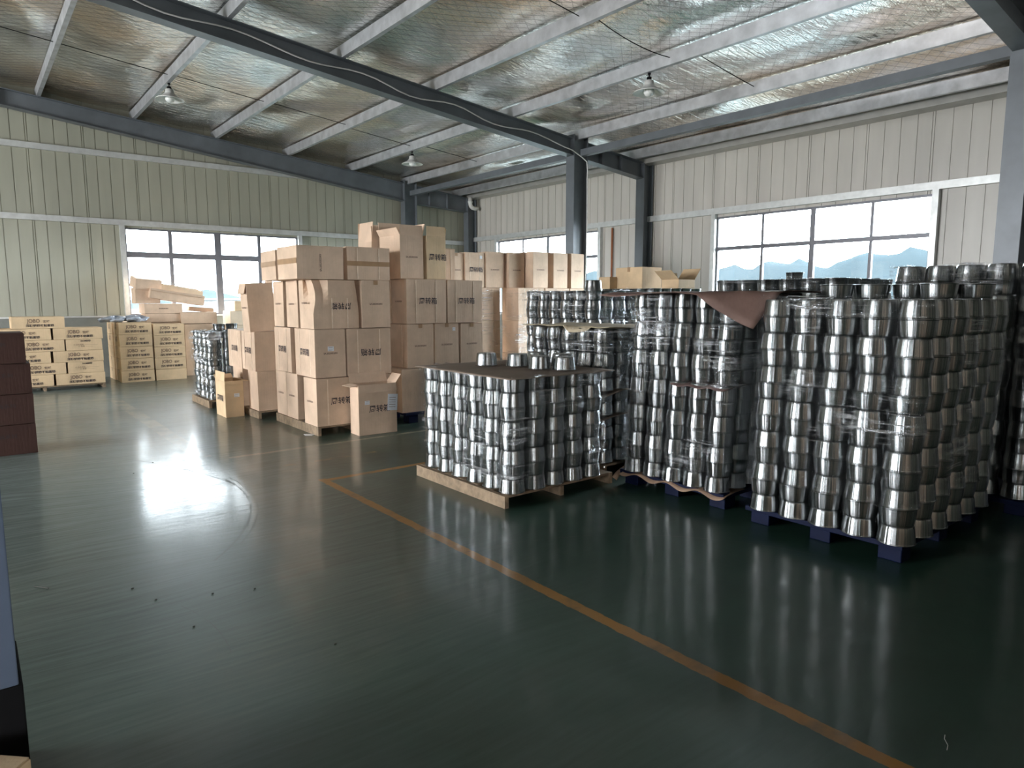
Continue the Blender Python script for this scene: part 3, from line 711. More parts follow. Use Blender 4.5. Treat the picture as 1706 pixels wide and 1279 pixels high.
# loose pots on top
Z1 = .105+8*.1125+.012
for lab, x, y in (('leftmost inverted steel pot standing loose on the low front stack', 3.63, 4.89), ('inverted steel pot second from left on top of the low front stack', 3.80, 4.66),
                  ('inverted steel pot just left of the nearest loose one on the low stack', 3.80, 4.36), ('nearest inverted steel pot standing on the low front stack sheet', 3.90, 4.16),
                  ('inverted steel pot at the back right of the low front stack', 4.10, 4.40), ('inverted steel pot hidden behind the middle loose pots on the low stack', 4.04, 4.68)):
    pot_at(x, y, Z1, .1, .11, True, lab, 'loose pots on the low front stack')
Z3 = .135+13*.1127+.004
for i, (x, y) in enumerate(((4.86, 2.36), (4.98, 2.17), (5.1, 1.97), (4.98, 1.75), (5.27, 1.86), (5.36, 1.66))):
    pot_at(x, y, Z3, .115, .1, False, ['upright wide steel pot at the left end on top of right tall stack', 'upright wide steel pot second from left topping the right tall stack', 'upright wide steel pot in the middle on top of right tall stack',
        'upright wide steel pot nearest the viewer on top of right tall stack', 'upright wide steel pot back right on top of right tall stack', 'upright wide steel pot at the right end atop the right tall stack'][i], 'loose pots on the right tall stack')
print('individual pots', count[0])

# far stacks (the rest of the pots, one counted-out mass)
def far(x0, y0, nx, ny, nl, z0=.13, hl=.113, r=.105, p=.213, lean=(0, 0), inv0=True): pot_stack(x0, y0, p, p, nx, ny, nl, z0, hl, r, '', '', lean, None, 1, inv0)
far(4.50, 4.28, 4, 5, 11, .12, .111, .1, .21)                 # behind the low front stack
far(5.80, 5.70, 5, 6, 14, .13, .1125)                          # behind, left
far(5.85, 2.85, 5, 6, 14, .13, .118)                           # behind the middle stack
far(6.05, 1.50, 4, 5, 15, .13, .1155, inv0=True)                          # behind the right stack
far(6.35, 0.62, 3, 4, 10, .13, .113)                           # right picture edge
far(7.20, 5.95, 5, 5, 14, .13, .1155)                          # near the right wall
far(2.86, 10.72, 3, 4, 10, .115, .1005, .095, .235)            # small far stack by the cartons
for x, y in ((3.02, 10.9), (3.22, 10.95)): stuff_at(x, y, 1.135, .09, .1, False)
stuff_at(6.0, 5.9, .13+14*.1125+.003, .115, .125, True)
stuff_at(6.55, 3.62, .13+14*.118+.002, .085, .085, False)
o = STUFF.build('stacked_steel_pots', M_pot, None, True)
tag(o, 'remaining stacked steel pots on the pallets behind and inside the front stacks', 'pots', None, 'stuff')
# pallets under the pots
wood_pallet(3.13, 4.33, 3.99, 5.30, .1, 'worn wooden pallet under the low front stack of pots')
blue_pallet(4.29, 5.72, 1.60, 2.66, .13, 'dark blue plastic pallet under the right tall stack of pots')
blue_pallet(4.38, 5.45, 2.90, 3.95, .13, 'dark blue plastic pallet under the middle tall stack of pots')
wood_pallet(4.42, 5.25, 4.18, 5.25, .11, 'dark wooden pallet behind the low front stack of pots')
blue_pallet(5.7, 6.8, 5.6, 6.85, .12, 'blue plastic pallet under the far pots behind the low stack')
blue_pallet(5.75, 6.85, 2.78, 4.05, .12, 'blue plastic pallet under the pots behind the middle tall stack')
blue_pallet(5.95, 6.85, 1.4, 2.5, .12, 'blue plastic pallet under the pots behind the right tall stack')
blue_pallet(6.25, 6.95, .5, 1.35, .12, 'blue plastic pallet under the pots cut by the right picture edge')
blue_pallet(7.1, 8.2, 5.85, 6.95, .12, 'blue plastic pallet under the pots nearest the right wall column')
wood_pallet(2.74, 3.42, 10.6, 11.56, .11, 'small wooden pallet under the film-wrapped pots beside the far cartons')

# cardboard sheets
def sheet(label, pts_fn, nu, nv, mat=M_sheet, name='cardboard_sheet', th=0.005, cat='cardboard sheet'):
    mb = MB()
    for i in range(nu+1):
        for j in range(nv+1): mb.v.append(pts_fn(i/nu, j/nv))
    for i in range(nu):
        for j in range(nv):
            a = i*(nv+1)+j; mb.f.append((a, a+1, a+nv+2, a+nv+1)); mb.mi.append(0)
    o = mb.build(name, mat, None, True); md = o.modifiers.new('s', 'SOLIDIFY'); md.thickness = th; md.offset = 1
    tag(o, label, cat); return o
def wv(a, c, s=1.0): return 0.5*(math.sin(5.1*a*s+1.3)+math.sin(7.7*c*s+0.4*a+2.0))
sheet('grey-brown cardboard sheet lying on the low front stack of pots', lambda u, v: (3.13+1.14*u, 3.93+1.36*v, Z1-.010+.003*wv(u*4, v*4)), 18, 18)
Z2 = .135+13*.1165
def p2sheet(u, v):
    x = 4.24+1.35*u; y = 2.60+1.50*v; z = Z2+.012
    c = max(0.0, 1-(u/.22+v/.34)); z -= .25*c**.9; x += .07*c; y += .07*c        # the near corner is folded down
    z -= .035*max(0.0, 1-u/.12)*(.6+.4*math.sin(v*9))
    return (x, y, z+.005*wv(u*3, v*5))
sheet('brown cardboard sheet drooping over the top of the middle tall stack', p2sheet, 24, 30, card_mat('brown_sheet', (0.17, 0.105, 0.085)))
zc = .135+7*.1165
def p2mid(u, v): 
    e = .5+.5*math.sin(v*17)*.3; return (4.33+.3*u+.008*wv(u, v*9), 2.90+.50*v, zc+.004-(1-u)**2*.05*e)
sheet('dark torn cardboard strip sticking out halfway up the middle tall stack', p2mid, 6, 20, card_mat('dark_sheet', (0.14, 0.09, 0.08)), th=.003)
def p2bot(u, v): return (4.335+.3*u, 2.88+1.12*v, .137-(1-u)**3*(.03+.02*math.sin(v*23)+(.07 if v > .93 else 0)))
sheet('torn brown cardboard edge under the middle tall stack of pots', p2bot, 6, 40, card_mat('torn_sheet', (0.33, 0.22, 0.15)), th=.002)
sheet('pale green-brown cardboard sheet covering the stack behind the low one', lambda u, v: (4.38+.95*u, 4.10+1.20*v, .12+11*.111+.010+.012*wv(u*2, v*3)-(.05 if u < .05 and v > .2 and v < .5 else 0)), 16, 16, card_mat('olive_sheet', (0.42, 0.35, 0.24)))
for q, (zz, lab) in enumerate(((.12+4*.111, 'brown cardboard flap poking out low behind the low stack'), (.12+6*.111, 'brown cardboard flap poking out higher behind the low stack'))):
    sheet(lab, lambda u, v: (4.37+.35*u, 4.14+.42*v, zz+.002-(1-u)**2*.03*(1+math.sin(v*5+q))), 5, 10, M_sheet, th=.003)

# stretch film
def film(label, x0, x1, y0, y1, z0, z1, mat, lean=(0, 0), bulge=.006, layers=None, top=0.0, seed=1, name='stretch_film'):
    mb = MB(); rr = random.Random(seed); per = []
    rc = .07; N = 9
    def side(a, c, n): return [(a[0]+(c[0]-a[0])*t/n, a[1]+(c[1]-a[1])*t/n) for t in range(n)]
    nx = int((x1-x0)/.05); ny = int((y1-y0)/.05)
    cs_ = [((x0+rc, y0), (x1-rc, y0), nx), ((x1, y0+rc), (x1, y1-rc), ny), ((x1-rc, y1), (x0+rc, y1), nx), ((x0, y1-rc), (x0, y0+rc), ny)]
    for q, (a, c, n_) in enumerate(cs_):
        per += side(a, c, n_)
        cen = [(x1-rc, y0+rc), (x1-rc, y1-rc), (x0+rc, y1-rc), (x0+rc, y0+rc)][q]
        for t in range(5): an = R(-90+90*q+90*t/5); per.append((cen[0]+rc*math.cos(an), cen[1]+rc*math.sin(an)))
    nz = max(6, int((z1-z0)/.028)); cx, cy = (x0+x1)/2, (y0+y1)/2; ph = [rr.uniform(0, 6.28) for _ in range(6)]
    for k in range(nz+1):
        z = z0+(z1-z0)*k/nz
        for q, (x, y) in enumerate(per):
            dx, dy = x-cx, y-cy; L_ = math.hypot(dx, dy)
            dd = bulge*(math.sin(q*.55+ph[0])*math.sin(z*21+ph[1])+.5*math.sin(q*1.3+z*9+ph[2]))
            if layers: dd += -abs(math.sin(PI*(z-layers[0])/layers[1]/2))*.0+layers[2]*math.cos(PI*(z-layers[0])/layers[1])
            zz = z+((rr.random()-.5)*.05 if k in (0, nz) else 0)
            mb.v.append((x+dx/L_*dd+lean[0]*(z-.13), y+dy/L_*dd+lean[1]*(z-.13), zz))
    n_ = len(per)
    for k in range(nz):
        for q in range(n_):
            a = k*n_+q; c = k*n_+(q+1) % n_; mb.f.append((a, c, c+n_, a+n_)); mb.mi.append(0)
    if top:      # shallow skirt folded over the top
        base = nz*n_; m0 = len(mb.v)
        for q, (x, y) in enumerate(per):
            vx, vy, vz = mb.v[base+q]; mb.v.append((vx+(cx-vx)*top, vy+(cy-vy)*top, z1+.012+rr.uniform(-.008, .012)))
        for q in range(n_):
            mb.f.append((base+q, base+(q+1) % n_, m0+(q+1) % n_, m0+q)); mb.mi.append(0)
    o = mb.build(name, mat, None, True); tag(o, label, 'plastic film', 'stretch film round the stacks'); return o
film('clear stretch film wrapped round the low front stack of pots', 3.135, 4.235, 3.945, 5.30, .19, 1.0, M_film, seed=2, top=.12)
film('clear stretch film wrapped round the middle tall stack of pots', 4.335, 5.41, 2.895, 3.94, .2, 1.62, M_film, (0.035, -0.03), seed=3)
film('clear stretch film wrapped round the right tall stack of pots', 4.205, 5.72, 1.53, 2.65, .38, 1.61, M_film, (0.03, -0.012), seed=4, top=.1)
film('crumpled stretch film round the stack behind the low front stack', 4.375, 5.26, 4.15, 5.25, .85, 1.33, M_film2, seed=5, bulge=.012)
film('stretch film round the far stack left of the middle tall one', 5.67, 6.78, 5.57, 6.9, .8, 1.72, M_film, seed=6)
film('stretch film round the stack behind the middle tall one', 5.72, 6.83, 2.72, 4.05, 1.0, 1.77, M_film, seed=7, top=.1)
film('stretch film round the stack behind the right tall one', 5.92, 6.84, 1.37, 2.48, 1.0, 1.86, M_film2, seed=8, top=.15)
film('milky stretch film bulging round the small far stack of pots', 2.735, 3.45, 10.6, 11.55, .66, 1.12, M_film3, seed=9, bulge=.02, top=.2)
film('milky stretch film round the lower half of the small far stack', 2.755, 3.44, 10.62, 11.53, .14, .62, M_film3, seed=10, bulge=.012)

# ------------------------------------------------------------------ main carton pallet (B1)
wood_pallet(3.15, 4.15, 7.57, 8.95, .11, 'pale wooden pallet under the tall carton stack left of centre')
g1 = 'cartons of the tall stack left of centre'; h = .572
Z = [.11, .11+.575, .11+1.15, .11+1.725]
cc(3.165, 3.74, 8.58, 8.94, Z[0], h, 'brown carton, bottom row, farthest left side of the central-left stack', group=g1, txt_x='small')
cc(3.165, 3.74, 8.21, 8.57, Z[0], h, 'brown carton, bottom row, middle of the left side, central-left stack', group=g1, txt_x='small')
cc(3.15, 3.73, 7.58, 7.97, Z[0], h-.005, 'brown bottom corner carton with large black characters behind the loose open carton', group=g1, txt_y='big', txt_x='small', creases='ab')
cc(3.75, 4.13, 7.58, 8.16, Z[0], h-.012, 'brown carton in the bottom row mostly hidden behind the loose open carton', group=g1, tape='f')
cc(3.16, 3.54, 8.37, 8.93, Z[1], h-.006, 'brown carton, second row, far left side, with sideways large characters', group=g1, txt_x='big', creases='cd')
cc(3.15, 3.535, 7.58, 8.20, Z[1], h, 'brown corner carton in the second row with a small white sticker', group=g1, txt_x='big', txt_y='small', creases='cd', stick=[('-y', .0, h*.5+.055, .075, .055)])
cc(3.55, 4.14, 7.58, 7.97, Z[1], h-.004, 'brown carton with upside-down large characters in the second row', group=g1, txt_y='big', flip=True, creases='ab')
cc(3.57, 4.14, 8.1, 8.9, Z[1], h-.004, 'brown carton hidden at the back of the second row', group=g1)
cc(3.17, 3.74, 8.575, 8.93, Z[2], h, 'narrow-faced carton, third row, farthest on the left side', group=g1, txt_x='small')
cc(3.17, 3.74, 8.12, 8.48, Z[2], h, 'narrow-faced carton, third row, middle of the left side', group=g1, txt_x='small')
# crushed carton: its near upper corner is pushed in
root = thing('cardboard_carton', 'crushed leaning carton with upside-down characters in the third row corner', 'box', (3.44, 7.80, Z[2]), group=g1)
mb = MB(); a = [(-.285, -.2), (.285, -.2), (.285, .2), (-.285, .2)]; NZ = 10
def crush(x, y, t):
    if y < 0:
        k = max(0, t-.35)/.65; y += .03*k; x += (-.03 if x > 0 else .01)*k
        if x < -.1: y += .085*k**1.5; x += .045*math.sin(k*2.6)
    else: y += .06*t*.3
    return x, y
per = []
for i in range(4):
    p0, p1 = a[i], a[(i+1) % 4]
    for k in range(6): per.append((p0[0]+(p1[0]-p0[0])*k/6, p0[1]+(p1[1]-p0[1])*k/6))
for q in range(NZ+1):
    t = q/NZ
    for x, y in per: X_, Y_ = crush(x, y, t); mb.v.append((X_, Y_, t*.570))
for q in range(NZ):
    for k in range(24): a_ = q*24+k; c_ = q*24+(k+1) % 24; mb.f.append((a_, c_, c_+24, a_+24)); mb.mi.append(0)
mb.f.append(tuple(range(24))[::-1]); mb.mi.append(0); mb.f.append(tuple(NZ*24+k for k in range(24))); mb.mi.append(0)
mb.build('body', M_card, root); o = put_text(root, '周转箱', .085, '-y', .57, .385, .06, .27, flip=True); o.location.y -= .006
put_text(root, 'SA.2023052001', .026, '-x', .57, .4, -.05, .3, M_ink2)
cb = MB(); cb.box((-.06, -.206, .0), (-.05, -.202, .36)); cb.build('fold_line', M_crease, root); cb = MB(); cb.box((.135, -.206, .0), (.145, -.202, .36)); cb.build('fold_line', M_crease, root)
cc(3.76, 4.14, 7.58, 8.15, Z[2], h, 'plain carton with faint small print at the right of the third row', group=g1, txt_y='small', tape='f')
cc(3.76, 4.14, 8.2, 8.9, Z[2], h, 'brown carton hidden at the back of the third row', group=g1)
cc(2.965, 3.535, 7.57, 8.17, Z[3], .378, 'carton lying on its side at the top corner, print running upwards', group=g1, txt_y='vert', tape='x')
cc(2.97, 3.55, 8.19, 8.79, Z[3], .36, 'carton lying on its side at the far left of the top row', group=g1, tape='x', rz=R(-3))
cc(3.59, 4.16, 7.60, 8.17, Z[3]+.0, .392, 'carton lying on its side at the top right with brown tape band', group=g1, tape='h', creases='ab')
cc(3.62, 4.16, 8.22, 8.9, Z[3], .36, 'carton lying hidden at the back of the top row', group=g1)

# loose open carton in front
carton(3.785, 7.395, 0, .50, .25, .605, 'loose open carton on the floor with a paper sheet taped on', mat=M_card, txt_y='big', open_=[('y', R(165), .10), ('Y', R(20), .12), ('X', R(38), .12), ('x', R(100), .1)], rz=R(-2),
       stick=[('-y', -.14, .39, .06, .045), ('-y', .19, .37, .13, .20, 'paper_sheet', R(-4), 5)])
# ------------------------------------------------------------------ B0 behind, left
wood_pallet(3.0, 4.1, 9.2, 10.4, .10, 'wooden pallet under the shaded cartons behind the tall stack')
g0 = 'shaded cartons behind the tall stack'
cc(3.02, 3.60, 9.24, 9.64, .10, .54, 'shaded carton, bottom row, near corner, behind the small open carton', group=g0, mat=M_card, stick=[('-y', .05, .3, .06, .06)])
cc(3.02, 3.60, 9.86, 10.3, .10, .54, 'shaded carton, bottom row, far end, behind the small open carton', group=g0)
cc(3.00, 3.40, 9.24, 9.80, .64, .535, 'middle row carton with sideways characters just above the small open carton', group=g0, txt_x='big', creases='cd')
cc(3.00, 3.40, 9.82, 10.40, .64, .535, 'middle row carton with sideways characters touching the far pot stack', group=g0, txt_x='big', creases='cd')
cc(3.42, 4.0, 9.24, 10.3, .64, .535, 'carton hidden in the middle row behind the tall stack', group=g0)
carton(3.14, 9.40, 1.178, .36, .28, .645, 'tall narrow open carton on the left, in front of the window', group=g0, tilt=(0, R(-3)), txt_x='small', open_=[('x', R(165), .14), ('X', R(10), .1)])
# small open carton on floor
carton(2.81, 9.80, 0, .25, .44, .50, 'small open carton on the floor beside the far pot pallet', txt_x='big', mat=M_card2, open_=[('x', R(-4), .12), ('Y', R(60), .1), ('X', R(100), .1), ('y', R(172), .05)], stick=[('-y', .03, .30, .07, .05)])

# ------------------------------------------------------------------ B2
blue_pallet(4.36, 5.66, 7.62, 8.75, .14, 'dark blue plastic pallet under the cartons behind the low pot stack')
g2 = 'cartons of the stack behind the low pot stack'
Zb = [.14, .715, 1.29, 1.865]
cc(4.33, 4.90, 7.66, 8.05, Zb[0], h, 'bottom row carton with a tiny white sticker beside the loose open carton', group=g2, stick=[('-x', -.02, .43, .05, .06)])
cc(4.94, 5.52, 7.66, 8.05, Zb[0], h, 'bottom row carton hidden behind the low front pot stack', group=g2)
cc(4.33, 4.90, 8.1, 8.7, Zb[0], h, 'bottom row carton hidden at the far left of that stack', group=g2)
cc(4.42, 4.82, 7.66, 8.23, Zb[1], h, 'leftmost of three upright narrow cartons above the low pot stack', group=g2, txt_y='small', tape='f', creases='d')
cc(4.85, 5.235, 7.68, 8.23, Zb[1], h, 'middle of three upright narrow cartons, small square sticker top right', group=g2, txt_y='small', tape='f', stick=[('-y', .11, .49, .045, .045)])
cc(5.265, 5.64, 7.68, 8.23, Zb[1], h-.006, 'rightmost of three upright narrow cartons above the low pot stack', group=g2, txt_y='small', tape='f')
cc(4.42, 5.6, 8.27, 8.7, Zb[1], h, 'long carton hidden behind the three upright narrow cartons', group=g2)
cc(4.42, 5.025, 7.66, 8.05, Zb[2], h, 'left of two broad cartons with upright large black characters', group=g2, txt_y='big', creases='ab', txt_x='small')
cc(5.045, 5.62, 7.66, 8.05, Zb[2], h, 'right of two broad cartons with upright large black characters', group=g2, txt_y='big', creases='ab')
cc(4.42, 5.6, 8.1, 8.7, Zb[2], h, 'carton hidden behind the two broad cartons with large characters', group=g2)
carton(4.54, 7.98, Zb[3], .345, .55, .55, 'tall upright open carton on top with flaps standing up', group=g2, txt_y='small', open_=[('y', R(-8), .13), ('Y', R(10), .2), ('x', R(28), .1), ('X', R(12), .16)])
carton(4.46, 8.50, Zb[3], .36, .40, .50, 'open carton at the back left of the top with a tall raised flap', group=g2, open_=[('x', R(-6), .26), ('Y', R(0), .26), ('y', R(-6), .2)])
carton(4.90, 7.90, Zb[3], .30, .42, .56, 'pale upright carton right of the tall open carton on top', group=g2, txt_y='big', mat=M_card2, open_=[('y', R(-1), .12), ('X', R(8), .10)])
carton(5.22, 8.12, Zb[3], .26, .40, .43, 'small brown carton on top right, before the farther narrow cartons', group=g2, creases='b')
# ------------------------------------------------------------------ B3: row behind
blue_pallet(5.90, 7.3, 9.3, 10.4, .12, 'blue plastic pallet hidden under the far row of cartons, left')
blue_pallet(7.35, 9.15, 8.9, 9.55, .12, 'blue plastic pallet hidden under the far row of cartons, right')
g3 = 'far row of cartons below the right wall window'
for k in range(3):
    zz = .12+.56*k; row = ['bottom', 'middle', 'upper'][k]
    cc(6.0, 6.6, 9.32, 9.75, zz, .557, 'film-wrapped far carton, %s row, left end' % row, group=g3, mat=M_card)
    cc(6.62, 7.22, 9.32, 9.75, zz, .557, 'film-wrapped far carton, %s row, second from left' % row, group=g3, txt_y=None, creases='ab')
    cc(7.36, 7.95, 9.0, 9.45, zz, .557, 'film-wrapped far carton, %s row, third from left' % row, group=g3, creases='ab')
    cc(7.97, 8.55, 9.0, 9.45, zz, .557, 'film-wrapped far carton, %s row, fourth from left' % row, group=g3)
    cc(8.57, 9.12, 9.0, 9.45, zz, .557, 'film-wrapped far carton, %s row, right end' % row, group=g3)
zt_ = .12+.56*3
cc(6.0, 6.19, 9.36, 9.8, zt_, .56, 'slim pale carton at the left end of the far top row', group=g3, mat=M_card2)
cc(6.20, 6.49, 9.36, 9.9, zt_, .56, 'far top row carton, second from its left end', group=g3, txt_y='small', tape='f')
cc(6.50, 6.90, 9.33, 9.75, zt_, .575, 'far top row carton with large characters and a small sticker', group=g3, txt_y='big', creases='ab', stick=[('-y', .12, .5, .05, .05)])
for i, (a_, c_, y_) in enumerate(((6.92, 7.29, 9.30), (7.34, 7.74, 9.22), (7.70, 8.05, 9.02), (8.16, 8.52, 9.02), (8.58, 8.93, 9.02))):
    cc(a_, c_ if i != 1 else 7.68, y_, y_+.4, zt_, .60 if i < 2 else .62, ['tallest-looking narrow carton, leftmost of the five in the far top row', 'second of the five narrow cartons in the far top row', 'middle of the five narrow cartons in the far top row',
        'fourth of the five narrow cartons in the far top row', 'rightmost narrow carton in the far top row, beside the steel column'][i], group=g3, txt_y='small', rz=R(2*i-3))
film('glossy stretch film round the far cartons beside the pot stacks', 5.97, 7.25, 9.27, 9.8, .3, 1.75, M_film2, seed=12)
film('stretch film round the far cartons under the five narrow ones', 7.33, 9.15, 8.96, 9.5, .3, 1.75, M_film2, seed=13)
# cartons on the pots near the right wall
zr = .13+14*.1155+.003
carton(7.58, 6.55, zr, .42, .50, .30, 'tan carton standing on the far pots before the right wall', mat=M_card2, tape='t')
carton(7.75, 5.98, zr, .36, .30, .12, 'open flattened carton with spread flaps on the far pots', mat=M_card2, open_=[('x', R(55), .2), ('X', R(40), .2), ('Y', R(10), .1)])
carton(7.32, 6.88, zr, .2, .22, .17, 'small tan carton half hidden behind the inverted pot', mat=M_card2)

# ------------------------------------------------------------------ flat boxes with lettering by the left wall
def flat(x0, x1, y0, y1, z, h, label, group, logo=True, info=False, side=False):
    r_ = cc(x0, x1, y0, y1, z, h, label, group=group, mat=M_card2, name='flat_carton', tape='t')
    w_, d_ = x1-x0, y1-y0
    if logo:
        put_text(r_, 'JOBO', .088, '-y', w_, d_, -.07, h*.64, M_ink2, bold=.0012, sx=.85); put_text(r_, '宏峰', .052, '-y', w_, d_, .115, h*.58, M_ink2, bold=.001)
        put_text(r_, '压铸铝锅不粘套锅', .048, '-y', w_, d_, .02, h*.24, M_ink, bold=.0012, sx=1.05)
    if info:
        put_text(r_, '32CM炒锅', .035, '-y', w_, d_, .02, h*.83, M_ink, bold=.001)
        put_text(r_, '□ 品名规格 ———————\n□ 数量 ————', .03, '-y', w_, d_, .02, h*.42, M_ink2, bold=0)
    if side: put_text(r_, '小心轻放\n防潮防压', .05, '-x', w_, d_, 0, h*.6, M_ink2, bold=.001)
    return r_
wood_pallet(.1, 1.95, 14.42, 15.2, .085, 'wooden pallet under the left stack of flat lettered boxes')
gj = 'flat lettered boxes on the left pallet'; y0, y1 = 14.40, 15.0; hb = .2
rows = [(.09, [(.40, 1.16, 1), (1.19, 1.95, 1)]), (.293, [(.58, 1.36, 1), (1.38, 1.94, 2)]), (.496, [(.40, 1.14, 1), (1.18, 1.95, 1)]), (.699, [(.58, 1.36, 1), (1.38, 1.94, 2)]), (.902, [(.40, 1.17, 1), (1.2, 1.96, 1)])]
for k, (z, bs) in enumerate(rows):
    for q, (a_, c_, t_) in enumerate(bs):
        cc_l = '%s box of the left pallet, %s row from the floor' % (['left flat tan', 'right flat tan'][q], ['first', 'second', 'third', 'fourth', 'fifth'][k])
        flat(a_, c_, y0, y1, z, hb, cc_l, gj, t_ == 1, t_ == 2)
flat(.62, 1.39, 14.4, 15.0, 1.105, .2, 'single flat tan box on top of the left pallet', gj)
gk = 'flat lettered boxes stacked by the window'
for k in range(5):
    nm = ['bottom', 'second', 'third', 'fourth', 'top'][k]
    flat(2.30, 2.875, 14.95, 15.55, .233*k, .23, '%s flat box of the near left pile beside the window pile' % nm, gk, side=k > 2)
    flat(2.90, 3.47, 14.95, 15.55, .225*k, .222, '%s flat box of the pile right of the window pile front' % nm, gk, logo=k > 0)
    flat(2.28, 2.85, 15.58, 16.18, .231*k, .228, '%s flat box of the rear pile in shade beneath the wall ledge' % nm, gk, logo=False, side=k > 2)
# plastic film bundle on top
def blob(cx, cy, z, sx, sy, sz, seed, label, mat):
    mb = MB(); rr = random.Random(seed); nu, nv = 26, 12; ph = [rr.uniform(0, 6) for _ in range(8)]
    for i in range(nv+1):
        for j in range(nu):
            th = PI*i/nv; an = 2*PI*j/nu
            k = 1+.22*math.sin(3*an+ph[0]+2*th)+.16*math.sin(5*an+ph[1])*math.sin(4*th+ph[2])+.12*math.sin(9*an+ph[3]+5*th)
            mb.v.append((cx+sx*k*math.sin(th)*math.cos(an), cy+sy*k*math.sin(th)*math.sin(an), z+max(0.0, sz*(1+k*math.cos(th)))))
    for i in range(nv):
        for j in range(nu):
            a_ = i*nu+j; c_ = i*nu+(j+1) % nu; mb.f.append((a_+nu, c_+nu, c_, a_)); mb.mi.append(0)
    o = mb.build('plastic_bundle', mat, None, True); tag(o, label, 'plastic bundle', 'crumpled plastic on the flat boxes'); return o
M_bag = simple('grey_plastic_film', (0.42, 0.47, 0.55), 0.2, 0.1, 0.3, 9, 0.6, 22)
blob(2.28, 15.3, 1.166, .22, .16, .055, 1, 'left lump of crumpled grey plastic on the flat boxes', M_bag)
blob(2.66, 15.3, 1.166, .20, .18, .06, 2, 'right lump of crumpled grey plastic on the flat boxes', M_bag)
# messy pile before the left window
gp = 'messy carton pile below the left window'
cc(2.86, 3.55, 15.62, 16.18, 0, 1.14, 'tall plain carton holding up the messy pile by the left window', group=gp)
cc(2.9, 3.62, 15.55, 16.1, 1.145, .17, 'flat brown carton at the base of the messy window pile', group=gp, mat=M_card)
cc(2.88, 3.60, 15.55, 16.1, 1.32, .20, 'brown carton above the base of the messy window pile', group=gp, mat=M_card, txt_y='small')
carton(2.98, 15.86, 1.525, .46, .40, .32, 'dull brown carton leaning at the left of the window pile', group=gp, mat=M_card)
carton(2.97, 15.80, 1.83, .50, .36, .22, 'tan carton tilted at the very top left of the window pile', group=gp, mat=M_card, rz=R(8), tilt=(R(12), R(4)))
carton(3.50, 15.72, 1.56, 1.06, .36, .20, 'long open box with a white inside sloping down the pile', group=gp, mat=M_card, rz=R(2), tilt=(0, R(9)), open_=[('Y', R(35), .18), ('y', R(150), .05)])
carton(3.62, 15.98, 1.72, .95, .22, .15, 'long tan box sloping behind the open one on the pile', group=gp, mat=M_card4, tilt=(0, R(11)))
cc(3.60, 4.30, 15.5, 16.0, 0, 1.09, 'large plain carton under the closed box right of the pile', group=gp)
cc(3.55, 4.27, 15.52, 16.0, 1.10, .24, 'plain brown closed box right of the messy pile', group=gp, mat=M_card)
carton(4.02, 15.85, 1.345, .5, .2, .09, 'thin flattened box end sticking out right of the pile', group=gp, mat=M_card, tilt=(0, R(5)))
cc(4.45, 5.15, 15.3, 15.9, 0, 1.05, 'pale plain carton below the orange-brown one by the window', group=gp, mat=M_card4)
cc(4.50, 5.20, 15.35, 15.9, 1.055, .30, 'pale spotted carton beneath the orange-brown one', group=gp, mat=M_card4)
cc(4.62, 5.20, 15.4, 15.85, 1.36, .21, 'orange-brown carton seen before the left window bottom', group=gp, mat=M_card2)

# dark stack at left edge
gd = 'dark cartons at the left picture edge'
for k in range(4):
    nm = ['bottom', 'second', 'third', 'top'][k]
    r_ = cc(-.13+(.02 if k in (1, 2) else 0)-.02*(k == 3), .505-.035*(k == 3), 8.64, 9.12, .317*k, .313, '%s dark red-brown carton of the stack at the left picture edge' % nm, group=gd, mat=M_card3)
    put_text(r_, '炊具系列', .05, '-y', .63, .48, .05, .19, M_ink, bold=0)
carton(-.141, 2.274, 0, .28, .28, .30, 'tan carton corner on the floor at the bottom left picture corner', mat=M_card2, rz=R(45))

# unseen tall cartons added behind the camera to shade the floor at lower right
for k in range(4):
    cc(1.30, 2.42, -1.62, -.62, .6*k, .597, ['bottom', 'second', 'third', 'top'][k]+' big unseen carton added left behind the camera to shade the floor', group='cartons outside the picture')
    cc(2.45, 3.60, -1.62, -.62, .6*k, .597, ['bottom', 'second', 'third', 'top'][k]+' big unseen carton added right behind the camera to shade the floor', group='cartons outside the picture')

# litter on the floor
def scrap(pts, label, mat, name='paper_scrap', th=.002):
    mb = MB(); n = len(pts); mb.v = [(x, y, .001) for x, y in pts]+[(x, y, .001+th) for x, y in pts]
    mb.f = [tuple(range(n))[::-1], tuple(range(n, 2*n))]+[(i, (i+1) % n, n+(i+1) % n, n+i) for i in range(n)]; mb.mi = [0]*len(mb.f)
    tag(mb.build(name, mat), label, 'litter')
scrap([(3.05, 7.72), (3.1, 7.66), (3.16, 7.7), (3.12, 7.79), (3.06, 7.8)], 'white paper scrap on the floor beside the pale carton pallet', M_paper)
M_leaf = simple('dark_debris', (0.05, 0.05, 0.04), .8)
for q, (x, y) in enumerate(((1.34, 7.35), (1.11, 7.0), (0.68, 3.91), (0.61, 4.15), (0.94, 3.8), (0.76, 3.46), (1.14, 3.72), (1.23, 2.86))):
    scrap([(x, y), (x+.012, y+.002), (x+.013, y+.008), (x+.003, y+.006)], 'tiny dark crumb of debris lying on the shiny green floor', M_leaf, 'debris_crumb', .004)
for o in list(C.objects):
    if o.name.startswith('debris_crumb'): o['group'] = 'dark crumbs on the floor'
mb = MB(); mb.tube([(.19, 4.53, .003), (.22, 4.49, .005), (.25, 4.45, .003)], .003, 6); tag(mb.build('twig', M_leaf), 'thin dark twig on the floor near the left edge', 'litter')
